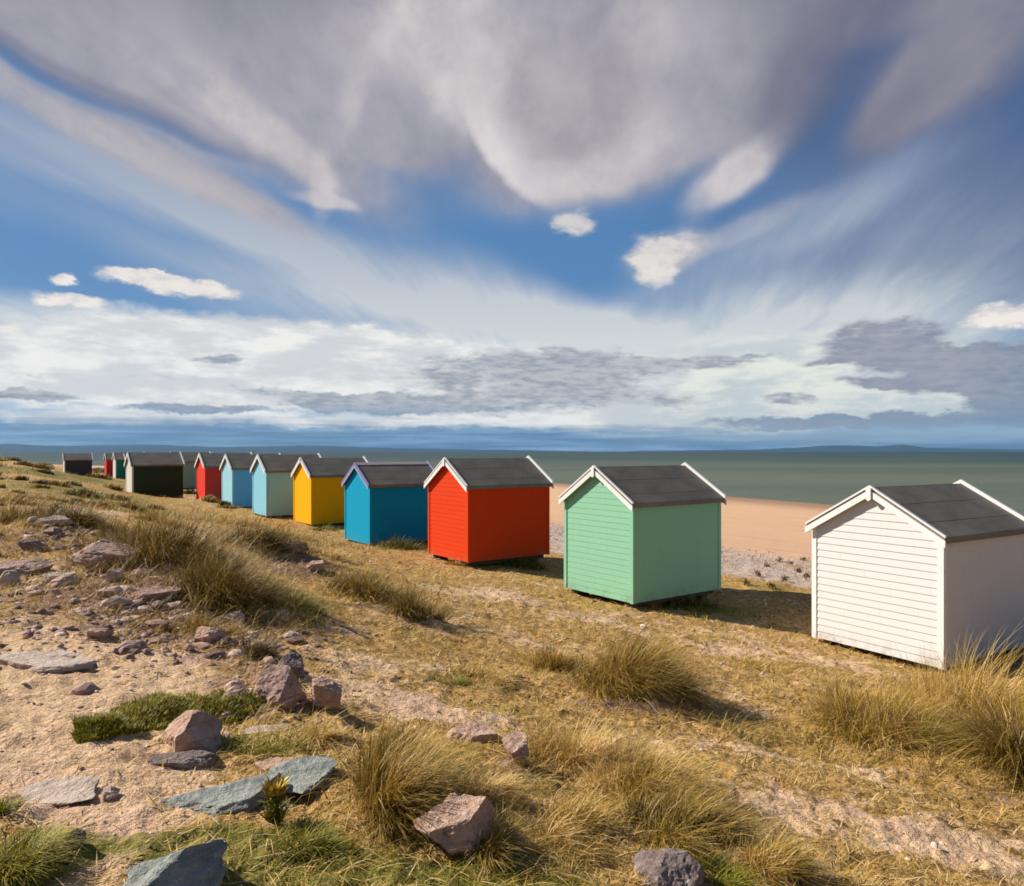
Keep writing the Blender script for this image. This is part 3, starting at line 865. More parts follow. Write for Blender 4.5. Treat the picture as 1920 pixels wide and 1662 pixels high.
    W = .0034 * np.clip(r / 2.5, 1, 12) ** .9 * rng.uniform(.6, 1.6, n)
    ph = rng.uniform(0, 2 * PI, n)
    data = blades(x, y, terrain_h(x, y) + .004, ph, L, W, rng.uniform(1.15, 1.5, n), rng.uniform(1.5, 1.72, n), 2, tw=.3, rng=rng)
    o = blade_obj('dry_grass_litter', data, np.clip(rng.normal(.74, .26, n), 0, 1), M_STRAW)
    tag(o, 'bleached grass stalks lying over the dune ground', 'dead grass', kind='stuff')

# ================================================================== STONES
def rock_mesh(name, rng, dims, kind, sub=5):
    bm = bmesh.new(); bmesh.ops.create_icosphere(bm, subdivisions=sub, radius=1.0)
    co = np.array([v.co[:] for v in bm.verts])
    co = co * np.array([1.25, 1.25, 1.25])
    nf = {'slab': 9, 'low': 11, 'block': 14, 'peak': 13, 'wedge': 10, 'lean': 8}[kind]
    N = rng.normal(0, 1, (nf, 3)); N[:, 2] *= {'slab': .35, 'low': .6}.get(kind, .8)
    N /= np.linalg.norm(N, axis=1)[:, None]
    Dd = rng.uniform(.62, .95, nf)
    if kind in ('slab', 'low'):
        N = np.vstack([N, [[.06, -.10, .99], [.02, .05, -1]]]); Dd = np.append(Dd, [.55, .6])
    if kind == 'peak':
        N = np.vstack([N, [[.75, -.45, .50], [-.8, -.2, .55], [.1, .85, .5]]]); Dd = np.append(Dd, [.50, .52, .55])
    if kind == 'wedge':
        N = np.vstack([N, [[-.30, -.22, .93], [.75, -.62, .12], [-.1, -.95, .15]]]); Dd = np.append(Dd, [.42, .60, .62])
    if kind == 'lean':
        N = np.vstack([N, [[.66, -.62, .42], [-.62, -.25, .74], [-.5, .6, .6]]]); Dd = np.append(Dd, [.26, .55, .6])
    for it in range(2):
        for nn, dd in zip(N, Dd):
            nn = nn / np.linalg.norm(nn)
            q = co @ nn - dd
            co = co - np.where(q > 0, q, 0)[:, None] * nn[None, :]
    o = rng.uniform(0, 50)
    nz = fbm(co[:, 0] * 2.4 + o, co[:, 1] * 2.4 + co[:, 2] * 1.7, 7, 4)
    nz2 = fbm(co[:, 0] * 9 + o, co[:, 2] * 9 + co[:, 1] * 5, 17, 3)
    rad = co / np.linalg.norm(co, axis=1)[:, None]
    nz3 = fbm(co[:, 0] * 22 + o, co[:, 2] * 22 + co[:, 1] * 14, 27, 3)
    nz4 = np.abs(fbm(co[:, 0] * 4.5 + o + co[:, 2], co[:, 1] * 4.5 - co[:, 2] * 3, 37, 3))
    co = co + rad * (nz * .20 + nz2 * .10 + nz3 * .035 - nz4 * .10)[:, None]
    mn, mx = co.min(0), co.max(0)
    co = (co - (mn + mx) / 2) / (mx - mn) * np.array(dims)[None, :]
    for v, c in zip(bm.verts, co): v.co = c
    me = bpy.data.meshes.new(name); bm.to_mesh(me); bm.free()
    return me

def make_stone(t, x, y):
    label, mat, px, py, wpx, hpx, kind, turn = t
    rng = np.random.default_rng(int(px * 3 + py * 11))
    z0 = float(terrain_h(x, y))
    W = wpx * y / F; H = hpx * y / F
    if kind == 'slab':
        D = min(H * y / (EYE - z0) * .85, W * 1.1); dims = (W, D, max(.12 * W, .05)); lift = -.22 if mat == 'pale' else .06
    elif kind == 'low':
        dims = (W, W * .65, max(H * .85, .05)); lift = .12
    else:
        dims = (W * .95, W * .85, H * 1.2); lift = .20
    me = rock_mesh('rock', rng, dims, kind)
    o = link('flat_rock' if kind == 'slab' else 'rock', me, ROCKS[mat], None, (x, y, z0 + dims[2] * lift),
             (rng.uniform(-.08, .08), rng.uniform(-.08, .08) , turn if kind != 'slab' else turn))
    tag(o, label, 'rock')

def stone_scatter(name, label, n, sampler, size, stops, seed, sub=1, sunk=.12):
    """loose pebbles: one heap nobody could count"""
    rng = np.random.default_rng(seed)
    bm = bmesh.new(); bmesh.ops.create_icosphere(bm, subdivisions=sub, radius=.5)
    co = np.array([v.co[:] for v in bm.verts]); fc = np.array([[v.index for v in f.verts] for f in bm.faces]); bm.free()
    x, y = sampler(rng, n); n = len(x)
    sz = size(rng, x, y)
    sc = sz[:, None] * rng.uniform([.8, .6, .35], [1.4, 1.0, .8], (n, 3))
    a = rng.uniform(0, 2 * PI, n)
    P = co[None] * (1 + rng.normal(0, .10, (n, len(co), 1))) * sc[:, None, :]
    c, s = np.cos(a)[:, None], np.sin(a)[:, None]
    V = np.stack([P[..., 0] * c - P[..., 1] * s + x[:, None], P[..., 0] * s + P[..., 1] * c + y[:, None],
                  P[..., 2] + (terrain_h(x, y) + sc[:, 2] * sunk)[:, None]], -1)
    loops = (np.arange(n)[:, None, None] * len(co) + fc[None]).ravel()
    k = n * len(fc)
    me = mesh_np(name, V.reshape(-1, 3), loops, np.arange(k) * 3, np.full(k, 3), False)
    pts_attr(me, 'tone', np.repeat(rng.uniform(0, 1, n), len(co)))
    m, nt, b, out = material(name)
    nt.put(b.inputs['Base Color'], nt.ramp(nt.attr('tone'), stops)); b.inputs['Roughness'].default_value = .8
    o = link(name, me, m); tag(o, label, 'pebbles', kind='stuff')

def make_pebbles():
    def band(rng, n):
        u = rng.uniform(-14, 45, n); v = rng.uniform(13.5, 26, n)
        x = u * GV[0] + v * SV[0]; y = u * GV[1] + v * SV[1]
        _, _, sh, be = cover_at(x, y)
        k = (y > 6) & (rng.uniform(0, 1, n) < .75 * sh * (1 - .95 * be) + .02); return x[k], y[k]
    stone_scatter('shingle', 'grey pink shingle bank behind the huts', 16000, band, lambda r, x, y: r.uniform(.02, .06, len(x)) * np.clip(y / 16, .8, 2),
                  [(0, (.26, .19, .16)), (.4, (.46, .34, .28)), (.75, (.57, .43, .36)), (1, (.70, .58, .49))], 3)
    heaps = [(hit(px, py), rx) for px, py, rx in ((170, 1100, 1.3), (60, 1080, 1.2), (330, 1150, .9), (470, 1210, .5), (40, 1010, 1.6), (230, 1150, 1.0), (520, 1300, .35), (250, 1200, .8))]
    def rub(rng, n):
        k = rng.integers(0, len(heaps), n)
        hx = np.array([h[0][0] for h in heaps]); hy = np.array([h[0][1] for h in heaps]); hr = np.array([h[1] for h in heaps])
        return hx[k] + rng.normal(0, .55, n) * hr[k], hy[k] + rng.normal(0, .8, n) * hr[k]
    stone_scatter('stone_rubble', 'reddish stone rubble on the dune slope round the outcrop', 1500, rub, lambda r, x, y: np.clip(.045 * np.exp(r.normal(0, .7, len(x))), .015, .22) * np.clip(y / 7, .6, 1.6),
                  [(0, (.16, .085, .065)), (.4, (.34, .20, .155)), (.8, (.50, .33, .26)), (1, (.66, .50, .41))], 6, 2, -.02)
    def near(rng, n):
        r = np.exp(rng.uniform(math.log(1.8), math.log(26), n)); a = rng.uniform(-R(50), R(50), n)
        x = r * np.sin(a); y = r * np.cos(a); v = x * SV[0] + y * SV[1]
        s, g, _, _ = cover_at(x, y)
        k = (rng.uniform(0, 1, n) < .10 + .7 * np.clip(s, 0, 1)) & (v < 15); return x[k], y[k]
    stone_scatter('loose_pebbles', 'small loose pebbles scattered over the sandy ground', 15000, near, lambda r, x, y: .006 * np.exp(r.normal(0, .55, len(x))) * np.clip(y / 2.2, 1, 9),
                  [(0, (.14, .09, .07)), (.3, (.34, .22, .17)), (.65, (.58, .41, .30)), (1, (.74, .60, .46))], 4)

def make_small_things():
    # dark weeds standing on the shingle between the mint and white huts
    spots = [(1438, 1056), (1462, 1046), (1484, 1050), (1506, 1044), (1497, 1066), (1512, 1078), (1420, 1074), (1472, 1084), (1400, 1090), (1448, 1096)]
    for i, (px, py) in enumerate(spots):
        rng = np.random.default_rng(900 + i)
        x, y = hit(px, py + 8)
        z = float(terrain_h(x, y)) - .02
        n = 40
        H = rng.uniform(.12, .26)
        bm_n = 6
        bx = x + rng.normal(0, .05, n); by = y + rng.normal(0, .05, n)
        up = rng.uniform(0, H * .6, n)
        d = blades(bx, by, z + up, rng.uniform(0, 2 * PI, n), rng.uniform(.08, .16, n), np.full(n, .026), rng.uniform(.1, .6, n), rng.uniform(.6, 1.8, n), 3, rng=rng)
        o = blade_obj('weed', d, np.clip(rng.normal(.16, .08, n), 0, 1), M_STRAW, (x, y, z))
        tag(o, 'small dark weed growing on the shingle between the mint and white huts', 'weed', 'dark weeds on the shingle')
    # rust-topped plant in front of the slabs
    x, y = hit(517, 1545); z = float(terrain_h(x, y)) - .01
    rng = np.random.default_rng(77)
    root = empty('wild_plant', (x, y, z)); tag(root, 'small leafy plant with a rust yellow flower head in front of the grey slabs', 'plant')
    n = 160; H = 85 * y / F
    up = rng.uniform(0, 1, n) ** 1.3 * H * .75
    d = blades(rng.normal(0, .012, n), rng.normal(0, .012, n), up, rng.uniform(0, 2 * PI, n), rng.uniform(.05, .11, n) * (1.1 - up / H * .6), np.full(n, .013), rng.uniform(.3, .9, n), rng.uniform(.8, 1.7, n), 3, rng=rng)
    o = blade_obj('leaves', d, np.clip(rng.normal(.40, .15, n), 0, 1), M_GREEN); o.parent = root
    n = 150
    aa = rng.uniform(0, 2 * PI, n); rr = np.sqrt(rng.uniform(0, 1, n)) * .075
    d = blades(np.cos(aa) * rr * .5, np.sin(aa) * rr * .5, np.full(n, H * .72), aa, rng.uniform(.04, .075, n), np.full(n, .014), rng.uniform(.2, .7, n), rng.uniform(.5, 1.3, n), 3, rng=rng)
    m, nt, b, out = material('rust flower'); nt.put(b.inputs['Base Color'], nt.ramp(nt.attr('blade'), [(0, (.40, .24, .015)), (1, (.70, .50, .05))])); b.inputs['Roughness'].default_value = .6
    o = blade_obj('flower_head', d, rng.uniform(0, 1, n), m); o.parent = root
    # driftwood stick
    x, y = hit(655, 1186)
    bm = bmesh.new(); pts = []
    for k in range(7):
        t = k / 6 - .5
        pts.append((x + t * .62, y - t * .50 + .02 * math.sin(k * 2.1)))
    rings = []
    for k, (qx, qy) in enumerate(pts):
        zc = float(terrain_h(qx, qy)) + .022; rad = .020 - .0016 * k
        rings.append([bm.verts.new((qx + rad * .6 * math.cos(a), qy + rad * .8 * math.cos(a), zc + rad * math.sin(a))) for a in [j * PI / 3 for j in range(6)]])
    for a, b in zip(rings, rings[1:]):
        for j in range(6): bm.faces.new((a[j], a[(j + 1) % 6], b[(j + 1) % 6], b[j]))
    bm.faces.new(rings[0]); bm.faces.new(rings[-1])
    tag(bm_obj('stick', bm, M_TIMBER), 'thin dark stick lying on the gravelly slope in front of the red hut', 'stick')
    # far tussocks on the left-hand dune
    fr = np.random.default_rng(21); far = []
    while len(far) < 95:
        px, py = fr.uniform(-60, 470), 862 + 130 * fr.uniform(0, 1) ** 1.4
        if 105 < px < 175 and py < 902 or 225 < px < 350 and py < 945: continue
        if py > 950 + (px - 100) * .02 and px > 150: continue
        far.append((px, py))
    for i, (px, py) in enumerate(far):
        rng = np.random.default_rng(300 + i)
        x, y = hit(px, py)
        if y > 160: continue
        z0 = float(terrain_h(x, y)) - .02
        W = rng.uniform(16, 42) * y / F; H = min(rng.uniform(6, 14) * y / F, .7)
        n = 220
        bx = x + np.clip(rng.normal(0, W * .24, n), -W * .5, W * .5); by = y + np.clip(rng.normal(0, W * .2, n), -W * .4, W * .4); bz = terrain_h(bx, by) - .03
        d = blades(bx, by, bz, rng.uniform(0, 2 * PI, n), H * rng.uniform(.5, 1.25, n), np.full(n, .0011 * y + .006), rng.uniform(0, .5, n), rng.uniform(.5, 1.6, n), 3, (.12, 0), rng=rng)
        o = blade_obj('marram_tussock', d, np.clip(rng.normal(rng.uniform(.08, .55), .14, n), 0, 1), M_STRAW, (x, y, z0))
        tag(o, 'small far marram tussock dotted over the grassy dune by the distant huts', 'tussock', 'far tussocks on the grassy dune')

# ================================================================== SEA, HILLS
def make_sea():
    rad = np.concatenate([[20], np.geomspace(30, 16000, 150)]); az = np.linspace(0, 2 * PI, 241)[:-1]
    A, Rr = np.meshgrid(az, rad)
    V = np.stack([Rr * np.sin(A), Rr * np.cos(A), np.zeros_like(A)], -1).reshape(-1, 3)
    n, m = Rr.shape
    i = np.arange(n - 1)[:, None]; j = np.arange(m)[None, :]; j1 = (j + 1) % m
    q = np.stack([i * m + j, i * m + j1, (i + 1) * m + j1, (i + 1) * m + j], -1).reshape(-1, 4)[:, ::-1]
    me = mesh_np('sea', V, q.ravel(), np.arange(len(q)) * 4, np.full(len(q), 4), True)
    mt, nt, b, out = material('sea water')
    p = obj_coords(nt); x, y, z = nt.sep(p)
    dist = nt.vec('LENGTH', p)
    w1 = nt.noise(nt.xyz(x * .35, y * .9, 0), 1.0, 5, .6)
    band = nt.noise(nt.xyz(x * .0022, y * .010, 0), 1.0, 7, .66)
    shallow = nt.mix(nt.step(band, .38, .62), (.080, .105, .075), (.125, .140, .100))
    deep = nt.mix(nt.step(band, .38, .62), (.025, .055, .060), (.055, .088, .078))
    c = nt.mix(nt.step(dist, 130, 700), shallow, deep)
    c = nt.mix(nt.step(dist, 900, 5000), c, (.018, .042, .062))
    chop = nt.step(w1, .5, .8) * nt.step(dist, 1500, 100)
    c = nt.mix(chop * .4, c, (.17, .18, .15))
    foam = nt.step(nt.noise(nt.xyz(x * .06, y * .22, 0), 1.0, 6, .75), .70, .74) * nt.step(dist, 2500, 300)
    c = nt.mix(foam, c, (.75, .76, .74))
    nt.put(b.inputs['Base Color'], c)
    b.inputs['Roughness'].default_value = .55; b.inputs['IOR'].default_value = 1.33
    b.inputs['Specular IOR Level'].default_value = .18
    nt.put(b.inputs['Normal'], nt.bump(w1, .6, .5))
    o = link('sea', me, mt); tag(o, 'grey green sea reaching to the horizon', 'sea', kind='structure')

def make_hills():
    D = 13000.0
    m, nt, b, out = material('far hills'); p = obj_coords(nt)
    nt.put(b.inputs['Base Color'], nt.mix(nt.noise(p, .002, 4, .6), (.022, .062, .105), (.034, .082, .125))); b.inputs['Roughness'].default_value = 1.0  # blue of the distant air is partly painted into the hill colour
    b.inputs['Specular IOR Level'].default_value = 0
    def ridge(name, label, pts, seed):
        xs = np.linspace(pts[0][0], pts[-1][0], 160)
        hs = np.interp(xs, [q[0] for q in pts], [q[1] for q in pts])
        hs = np.maximum(hs + fbm(xs * .02, xs * 0, seed, 4) * 2.5 * (hs > .5), 0) / F * D
        X_ = (xs - CX) / F * D
        rows = []
        for f, dy in ((0, -1200), (.55, -500), (1, 0), (.5, 700), (0, 1500)):
            k = 1 + dy / D
            rows.append(np.stack([X_ * k, np.full_like(X_, D + dy), hs * f * (1 + .1 * fbm(xs * .05, xs * 0 + dy, seed + 3, 3)) - 2 * (f == 0)], -1))
        V = np.concatenate(rows); n = len(xs); q = []
        for r in range(4):
            for k in range(n - 1): q.append((r * n + k, r * n + k + 1, (r + 1) * n + k + 1, (r + 1) * n + k))
        q = np.array(q)
        o = link(name, mesh_np(name, V, q.ravel(), np.arange(len(q)) * 4, np.full(len(q), 4), True), m)
        tag(o, label, 'hills', kind='structure')
    ridge('hills', 'low blue hills across the water on the right', [(1150, 0), (1250, 2.5), (1400, 4), (1480, 7), (1530, 11), (1580, 13), (1640, 10), (1690, 13), (1740, 8), (1850, 5), (1990, 3), (2150, 0)], 4)
    ridge('hills', 'low blue hills across the water on the left', [(-300, 0), (-150, 9), (20, 15), (130, 11), (260, 14), (420, 9), (560, 12), (700, 8), (860, 5), (1000, 3), (1130, 0)], 9)

# ================================================================== SKY AND SUN
EXPO = .45
SUN_EL = R(36); SUN_DIR = np.array([-.95, .31]) / np.hypot(.95, .31)
def make_world():
    w = bpy.data.worlds.new('World'); S.world = w; w.use_nodes = True
    nt = NT(w.node_tree); nt.n.clear()
    out = nt.new('ShaderNodeOutputWorld'); bg = nt.new('ShaderNodeBackground'); nt.l.new(bg.outputs[0], out.inputs[0])
    STR = .10; SKYK = 2 ** -EXPO
    bg.inputs['Strength'].default_value = STR
    sky = nt.new('ShaderNodeTexSky', sky_type='NISHITA', sun_disc=False)
    sky.sun_elevation = SUN_EL; sky.sun_rotation = math.atan2(SUN_DIR[0], SUN_DIR[1]) % (2 * PI)
    sky.altitude = 5; sky.air_density = 1.0; sky.dust_density = .6; sky.ozone_density = 2.0
    d = X(nt, nt.new('ShaderNodeTexCoord').outputs['Generated'])
    dx, dy, dz = nt.sep(d)
    az = nt.math('ARCTAN2', dx, dy) * (180 / PI); el = nt.math('ARCSINE', dz) * (180 / PI)
    ae = nt.xyz(az, el, 0.0)
    K = 180 / PI / F
    def ang(px, py):
        t = (px - CX) / F
        return math.degrees(math.atan(t)), math.degrees(math.atan((HOR - py) / F / math.sqrt(1 + t * t)))
    def blob(v, px, py, rx, ry, rot, amp):
        a, e = ang(px, py); t2 = 1 + ((px - CX) / F) ** 2; q = (HOR - py) / F; kx = K / t2 ; ky = K / (1 + q * q / t2) / math.sqrt(t2)
        mp = nt.new('ShaderNodeMapping', vector_type='TEXTURE')
        nt.put(mp.inputs[0], v)
        mp.inputs['Location'].default_value = (a, e, 0); mp.inputs['Rotation'].default_value = (0, 0, -R(rot)); mp.inputs['Scale'].default_value = (rx * kx * 1.7, ry * ky * 1.7, 1)
        g = nt.new('ShaderNodeTexGradient', gradient_type='SPHERICAL'); nt.l.new(mp.outputs[0], g.inputs[0])
        return nt.step(X(nt, g.outputs['Fac']), 0, .75) * amp
    def blobs(v, L):
        t = None
        for b in L:
            q = blob(v, *b); t = q if t is None else t + q
        return t
    # streaks of high cloud drawn out along the wind, in the plane of the cloud sheet
    zc = nt.math('MAXIMUM', dz, 0.0) + .12
    cxp = dx / zc; cyp = dy / zc
    wa = R(8)
    sx = cxp * math.cos(wa) - cyp * math.sin(wa); sy = cxp * math.sin(wa) + cyp * math.cos(wa)
    wn = nt.noise(nt.xyz(sx * .8, sy * .5, 3.0), 1.0, 3, .5)
    streak = nt.noise(nt.xyz(sx * 1.7 + wn * .9, sy * .42, 0), 1.0, 5, .52)
    streak2 = nt.noise(nt.xyz(sx * 4.2 + wn * 1.6, sy * .8, 7.0), 1.0, 4, .55)
    wv = nt.noise(nt.vec('SCALE', ae, .075), 1.0, 3, .55, color=True)
    soft_v = nt.vec('ADD', ae, nt.vec('MULTIPLY', nt.vec('SUBTRACT', wv, (.5, .5, .5)), (3.2, 2.2, 0)))
    wc = nt.noise(nt.xyz(az * .34, el * .62, 0), 1.0, 6, .62, color=True)
    crisp_v = nt.vec('ADD', ae, nt.vec('MULTIPLY', nt.vec('SUBTRACT', wc, (.5, .5, .5)), (3.4, 1.9, 0)))
    # --- clear blue
    blue = nt.mix(nt.step(el, 1, 13), (.19, .40, .66), (.078, .225, .475)); blue = nt.mix(nt.step(el, 14, 38), blue, (.060, .130, .285))
    nis = nt.vec('SCALE', X(nt, sky.outputs[0]), STR)
    col = nt.mix(.84, nis, blue)
    col = nt.mix(nt.step(az, 6, 34) * nt.step(el, 4, 14) * .8, col, (.060, .100, .225))
    # --- thin veil
    veil = blobs(soft_v, [(840, 560, 360, 55, 13, .62), (230, 612, 420, 32, 4, .8), (1000, 640, 500, 60, 8, .7), (1420, 640, 380, 90, 0, .75), (120, 300, 420, 50, 10, .6), (330, 385, 380, 36, 12, .40), (400, 470, 500, 50, 10, .3),
                          (1650, 480, 300, 160, -10, .42), (1500, 420, 260, 40, -20, .35), (250, 330, 420, 40, 20, .35), (900, 520, 200, 40, 20, .25)])
    fib = nt.noise(nt.xyz(sx * 8.0 + wn * 4, sy * 1.1 + wn, 17.0), 1.0, 6, .62)
    veil = (veil * nt.step(streak2, .2, .75, .62, 1.15) * nt.step(fib, .25, .7, .78, 1.12)).clamp()
    vc = nt.mix(nt.step(el, 4, 22), (.70, .74, .74), (.33, .39, .52))
    col = nt.mix(veil, col, vc)
    bil = nt.noise(nt.vec('SCALE', soft_v, .105), 1.0, 8, .62)
    # --- mauve grey sheets
    mauve = blobs(soft_v, [(200, 50, 560, 110, 8, 1.0), (330, 170, 420, 80, 24, .75), (560, 120, 330, 150, 30, .7), (150, 235, 420, 34, 19, .8), (130, 160, 300, 14, 14, -.35), (330, 290, 250, 30, 26, .4), (760, 90, 250, 130, 40, .6),
                           (1080, 90, 280, 200, 10, .95), (1260, 130, 260, 170, -30, .85), (1120, 260, 200, 90, -20, .7), (1800, 100, 190, 110, -28, .9), (1700, 190, 120, 60, -40, .55), (1480, 90, 180, 120, -40, .35), (1640, 10, 200, 60, 0, .5),
                           (700, 250, 110, 40, 20, .45), (1450, 250, 120, 60, -40, .35)])
    mauve = nt.step(mauve * nt.step(streak, .25, .72, .84, 1.12) * nt.step(bil, .25, .70, .78, 1.15), .03, 1.02)
    mc = nt.mix(nt.step(streak * .35 + bil * .45 + fib * .20, .38, .62), (.295, .290, .355), (.47, .445, .475))
    mc = nt.mix(nt.step(el, 25, 32) * nt.step(az, 2, -20) * .50, mc, (.185, .180, .225))
    mc = nt.mix(nt.step(az, 12, 26) * .6, mc, (.20, .19, .245))
    col = nt.mix(mauve * .93, col, mc)
    # --- slate dark gap of sky on the upper right
    dk = (blobs(soft_v, [(1570, 70, 120, 100, -40, .8), (1480, 200, 80, 90, -40, .8), (1650, 240, 140, 50, -25, .35)]) * nt.step(streak, .2, .7, .8, 1.1)).clamp()
    col = nt.mix(dk * .55, col, (.105, .118, .195))
    dk2 = (blobs(soft_v, [(170, 165, 330, 22, 15, .9)]) * nt.step(streak2, .2, .7, .8, 1.1)).clamp()
    col = nt.mix(dk2 * .65, col, (.155, .180, .285))
    # --- the big hanging lobe of cloud: bright rim on the sunward side, grey belly, soft lee side
    a0, e0 = ang(1078, 130)
    mp = nt.new('ShaderNodeMapping', vector_type='TEXTURE'); nt.put(mp.inputs[0], nt.vec('ADD', soft_v, nt.vec('MULTIPLY', nt.vec('SUBTRACT', wc, (.5, .5, .5)), (1.0, 1.0, 0))))
    mp.inputs['Location'].default_value = (a0, e0, 0); mp.inputs['Rotation'].default_value = (0, 0, -R(-6)); mp.inputs['Scale'].default_value = (9.4, 9.2, 1)
    lx, ly, lz_ = nt.sep(X(nt, mp.outputs[0])); lx = lx / (ly * .10 + .98)
    lr = nt.vec('LENGTH', nt.xyz(lx, ly, 0))
    lw = nt.step(lx, -.6, .5, .10, .60)
    lmk = nt.step(lr, 1.05, 1.05 - lw) * nt.step(ly, .75, -.1) * nt.step(bil, .1, .5, .85, 1.0)
    rim = nt.step(lr, .50, 1.0) * nt.step(lx * .8 + ly * .9, .5, -.5)
    rim = (rim + nt.step(lx, -.55, -.95) * .5).clamp()
    lcol = nt.mix(nt.step(bil, .33, .66), (.33, .315, .355), (.46, .435, .46))
    lcol = nt.mix(rim * nt.step(bil, .2, .7, .65, .95), lcol, (.80, .75, .75))
    col = nt.mix(lmk * .9, col, lcol)
    # --- bright sunlit edges
    br = blobs(soft_v, [(1150, 300, 130, 60, -30, .55), (1060, 350, 80, 20, 0, .35), (600, 384, 60, 12, 6, .8),
                        (470, 230, 130, 38, 38, .75), (570, 310, 90, 38, 40, .6), (592, 360, 20, 60, 0, .5), (830, 110, 70, 130, -30, .70), (880, 170, 60, 70, -20, .45), (790, 30, 110, 70, -30, .5), (680, 80, 90, 110, -30, .35), (920, 60, 70, 120, 0, .45), (1210, 60, 90, 80, 0, .35),
                        (640, 230, 25, 70, 25, .35), (1345, 350, 75, 38, -25, .8), (1390, 315, 60, 40, -35, .6), (1440, 270, 70, 40, -40, .3), (1245, 480, 70, 40, -20, .7), (1380, 440, 140, 24, -22, .42), (150, 235, 340, 28, 19, .38), (370, 190, 120, 18, 24, .35)])
    br = nt.step(br * nt.step(streak2, .2, .7, .88, 1.1) * nt.step(bil, .25, .7, .80, 1.15), .0, 1.25)
    col = nt.mix(br * .92, col, nt.mix(nt.step(bil, .35, .65), (.52, .49, .51), (.70, .65, .65)))
    # --- small white clouds with clean edges
    cr = blobs(crisp_v, [(1074, 420, 36, 22, 0, .85), (1222, 490, 38, 46, -30, .85), (1262, 468, 52, 26, -20, .55), (325, 534, 110, 17, 5, 1.1), (270, 520, 55, 13, 0, .8), (132, 567, 62, 13, 2, 1.0),
                         (115, 519, 18, 11, 0, 1.0), (8, 620, 42, 14, 5, 1.0), (1885, 595, 80, 20, -3, 1.0), ])
    crn = nt.noise(nt.xyz(az * .5, el * 1.0, 5.0), 1.0, 6, .62)
    crm = nt.step(cr * (.15 + crn * 1.6), .08, .80)
    cc = nt.mix(nt.step(el, 9, 20), (.92, .86, .80), (.66, .63, .61))
    col = nt.mix(crm * .95, col, nt.mix(nt.step(crn, .58, .36) * .55, cc, (.55, .54, .58)))
    # --- bright bank low over the sea
    lown = nt.noise(nt.xyz(az * .16, el * .55, 1.0), 1.0, 7, .62)
    low = blobs(crisp_v, [(200, 700, 520, 52, 0, 1.2), (620, 660, 420, 44, 3, .9), (800, 720, 420, 46, 0, .8), (1250, 760, 340, 46, 0, 1.0), (1500, 700, 320, 70, 0, .65), (1650, 770, 260, 24, 0, .6), (60, 665, 200, 26, 4, .6), (550, 790, 700, 12, 0, .55)])
    lm = nt.step(low * (.62 + lown * .8), .10, .60)
    lc = nt.mix(nt.step(az, 0, 16), nt.mix(nt.step(lown, .42, .62), (.66, .68, .70), (.90, .89, .86)), nt.mix(nt.step(lown, .42, .62), (.56, .63, .66), (.80, .83, .76)))
    col = nt.mix(lm * .95, col, lc)
    # --- grey cumulus rows
    gn = nt.noise(nt.xyz(az * .30, el * 1.05, 11.0), 1.0, 8, .64)
    grey = blobs(crisp_v, [(960, 700, 200, 42, 0, 1.0), (1100, 690, 120, 34, 0, .8), (760, 755, 160, 16, 0, .9), (1130, 745, 190, 16, 2, .8), (1300, 682, 130, 16, 0, .85), (600, 742, 150, 9, 3, 1.0), (640, 762, 120, 8, 3, .8), (1655, 640, 110, 40, 0, 1.15),
                           (1590, 672, 90, 10, -6, .8), (1780, 680, 150, 22, 0, 1.05), (1800, 718, 130, 22, 0, 1.1), (1895, 745, 85, 40, 0, 1.2), (1640, 715, 60, 9, 4, .9), (1480, 748, 50, 12, 10, .8), (1860, 665, 80, 24, 0, .9), (60, 742, 95, 9, 4, 1.15), (370, 768, 130, 9, 0, 1.15), (405, 673, 52, 8, -2, .95),
                           (40, 710, 50, 8, 4, .5), (330, 708, 110, 8, 0, .45), (880, 770, 240, 14, 0, .6), (1750, 790, 300, 15, 0, .9), (1500, 790, 240, 12, 0, .8), (1430, 668, 60, 5, -4, .6)])
    gn2 = nt.noise(nt.xyz(az * .75, el * 2.9, 31.0), 1.0, 7, .62)
    gm = nt.step(grey * (gn * 1.3 + gn2 * .9 - .30), .24, .80)
    gc = nt.mix(nt.step(gn2 * .6 + gn * .4, .42, .62), (.47, .50, .54), (.27, .31, .39))
    gc = nt.mix(nt.step(az, 14, 24) * .6, gc, (.185, .215, .32))
    gc = nt.mix(nt.step(el, 4.2, 2.6) * .7, gc, (.16, .26, .40))
    col = nt.mix(gm * .88, col, gc)
    # --- blue band of distant air and cloud along the horizon
    bn = nt.noise(nt.xyz(az * .10, el * 1.9, 21.0), 1.0, 6, .62)
    celev = nt.sep(crisp_v)[1]
    bandf = nt.step(celev * .75 + el * .25 + (bn - .5) * 2.2 + nt.step(az, -30, 10) * .6, 3.1, 1.5)
    bc = nt.mix(nt.step(bn, .40, .60), (.052, .17, .34), (.13, .29, .48))
    bc = nt.mix(nt.step(bn, .56, .72) * .75, bc, (.40, .52, .66))
    bc = nt.mix(nt.step(el, .9, 2.6) * .55, bc, (.30, .41, .55))
    bc = nt.mix(nt.step(az, 2, 20) * nt.step(el, .2, 1.2) * .5, bc, (.42, .54, .62))
    col = nt.mix(bandf * .93, col, bc)
    # below the horizon: dull water light
    col = nt.mix(nt.step(el, -.1, -1.5), col, (.10, .12, .12))
    # unseen sky behind the photographer, darkened to cut fill on the shaded walls
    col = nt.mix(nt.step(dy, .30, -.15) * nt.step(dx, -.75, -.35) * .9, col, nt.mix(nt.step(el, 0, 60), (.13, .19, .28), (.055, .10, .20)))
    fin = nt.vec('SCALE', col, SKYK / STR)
    nt.put(bg.inputs['Color'], fin)
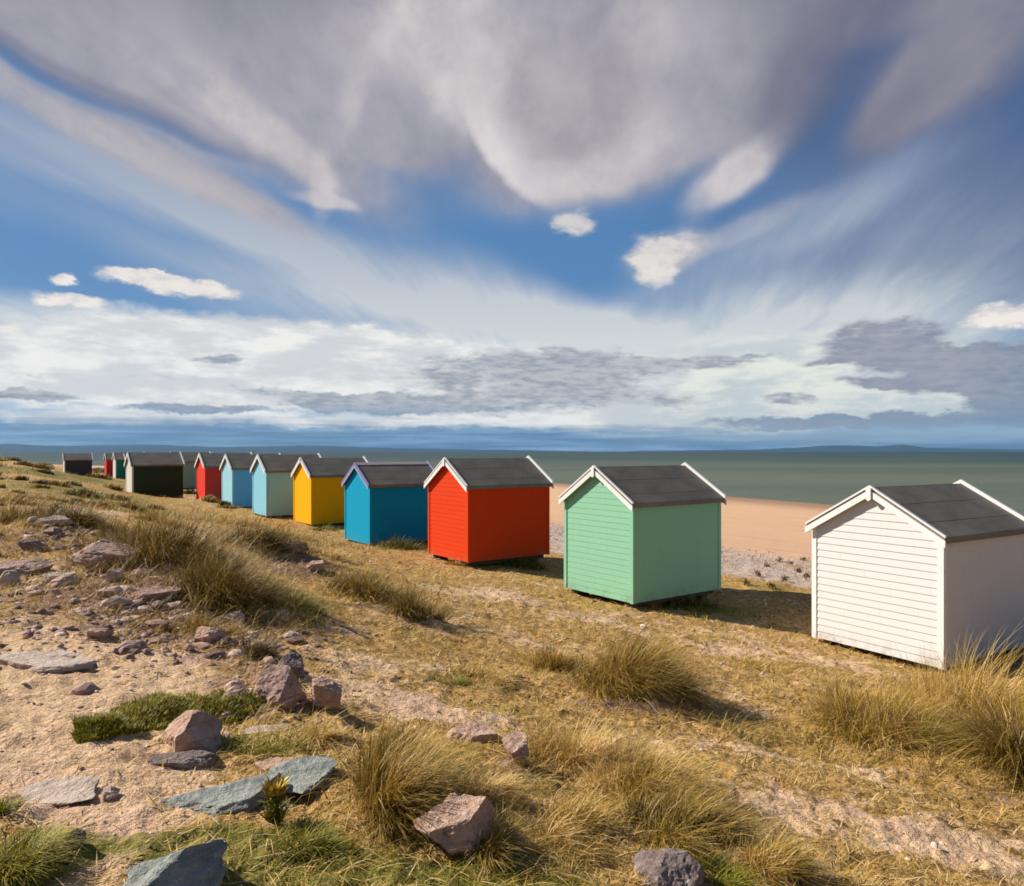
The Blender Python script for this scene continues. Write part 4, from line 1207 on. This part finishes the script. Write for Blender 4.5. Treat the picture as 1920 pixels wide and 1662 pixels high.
    try:
        w.cycles.sampling_method = 'MANUAL'; w.cycles.sample_map_resolution = 512
    except Exception: pass
    L = bpy.data.lights.new('sun', 'SUN'); L.energy = 5.0; L.angle = R(.5); L.color = (1.0, .93, .82)
    o = bpy.data.objects.new('sun', L); COL.objects.link(o)
    dv = Vector((SUN_DIR[0] * math.cos(SUN_EL), SUN_DIR[1] * math.cos(SUN_EL), math.sin(SUN_EL)))
    o.rotation_euler = dv.to_track_quat('Z', 'Y').to_euler(); o.location = dv * 60

def make_camera():
    c = bpy.data.cameras.new('camera'); o = bpy.data.objects.new('camera', c); COL.objects.link(o)
    o.location = (0, 0, EYE); o.rotation_euler = (R(90), R(0), 0)
    c.sensor_fit = 'HORIZONTAL'; c.sensor_width = 36; c.lens = 36 * F / 1920
    c.shift_y = (HOR - 831) / 1920
    c.clip_start = .05; c.clip_end = 60000
    S.camera = o

def make_haze():
    bm = bmesh.new(); add_box(bm, -16500, 16500, -16500, 16500, -11, 320)
    m = bpy.data.materials.new('air'); m.use_nodes = True; nt = NT(m.node_tree); nt.n.clear()
    out = nt.new('ShaderNodeOutputMaterial'); v = nt.new('ShaderNodeVolumePrincipled'); nt.l.new(v.outputs[0], out.inputs['Volume'])
    v.inputs['Color'].default_value = (.50, .72, .98, 1); v.inputs['Density'].default_value = 1.7e-5; v.inputs['Anisotropy'].default_value = .2
    o = bm_obj('haze', bm, m); tag(o, 'thin sea haze over the bay', 'haze', kind='stuff')
build_ground()
for h in HUTS: make_hut(h[0])
for t, x, y in PLACED_T: make_tussock(t, x, y)
for t, x, y in PLACED_S: make_stone(t, x, y)
make_turf(); make_pebbles(); make_small_things()
make_sea(); make_hills(); make_haze(); make_world(); make_camera()
S.view_settings.view_transform = 'Standard'; S.view_settings.look = 'None'
S.view_settings.exposure = EXPO; S.view_settings.gamma = 1.0
S.render.engine = 'CYCLES'
S.cycles.use_denoising = True
S.cycles.max_bounces = 5; S.cycles.diffuse_bounces = 3; S.cycles.glossy_bounces = 2; S.cycles.transmission_bounces = 2
S.cycles.filter_width = 1.7
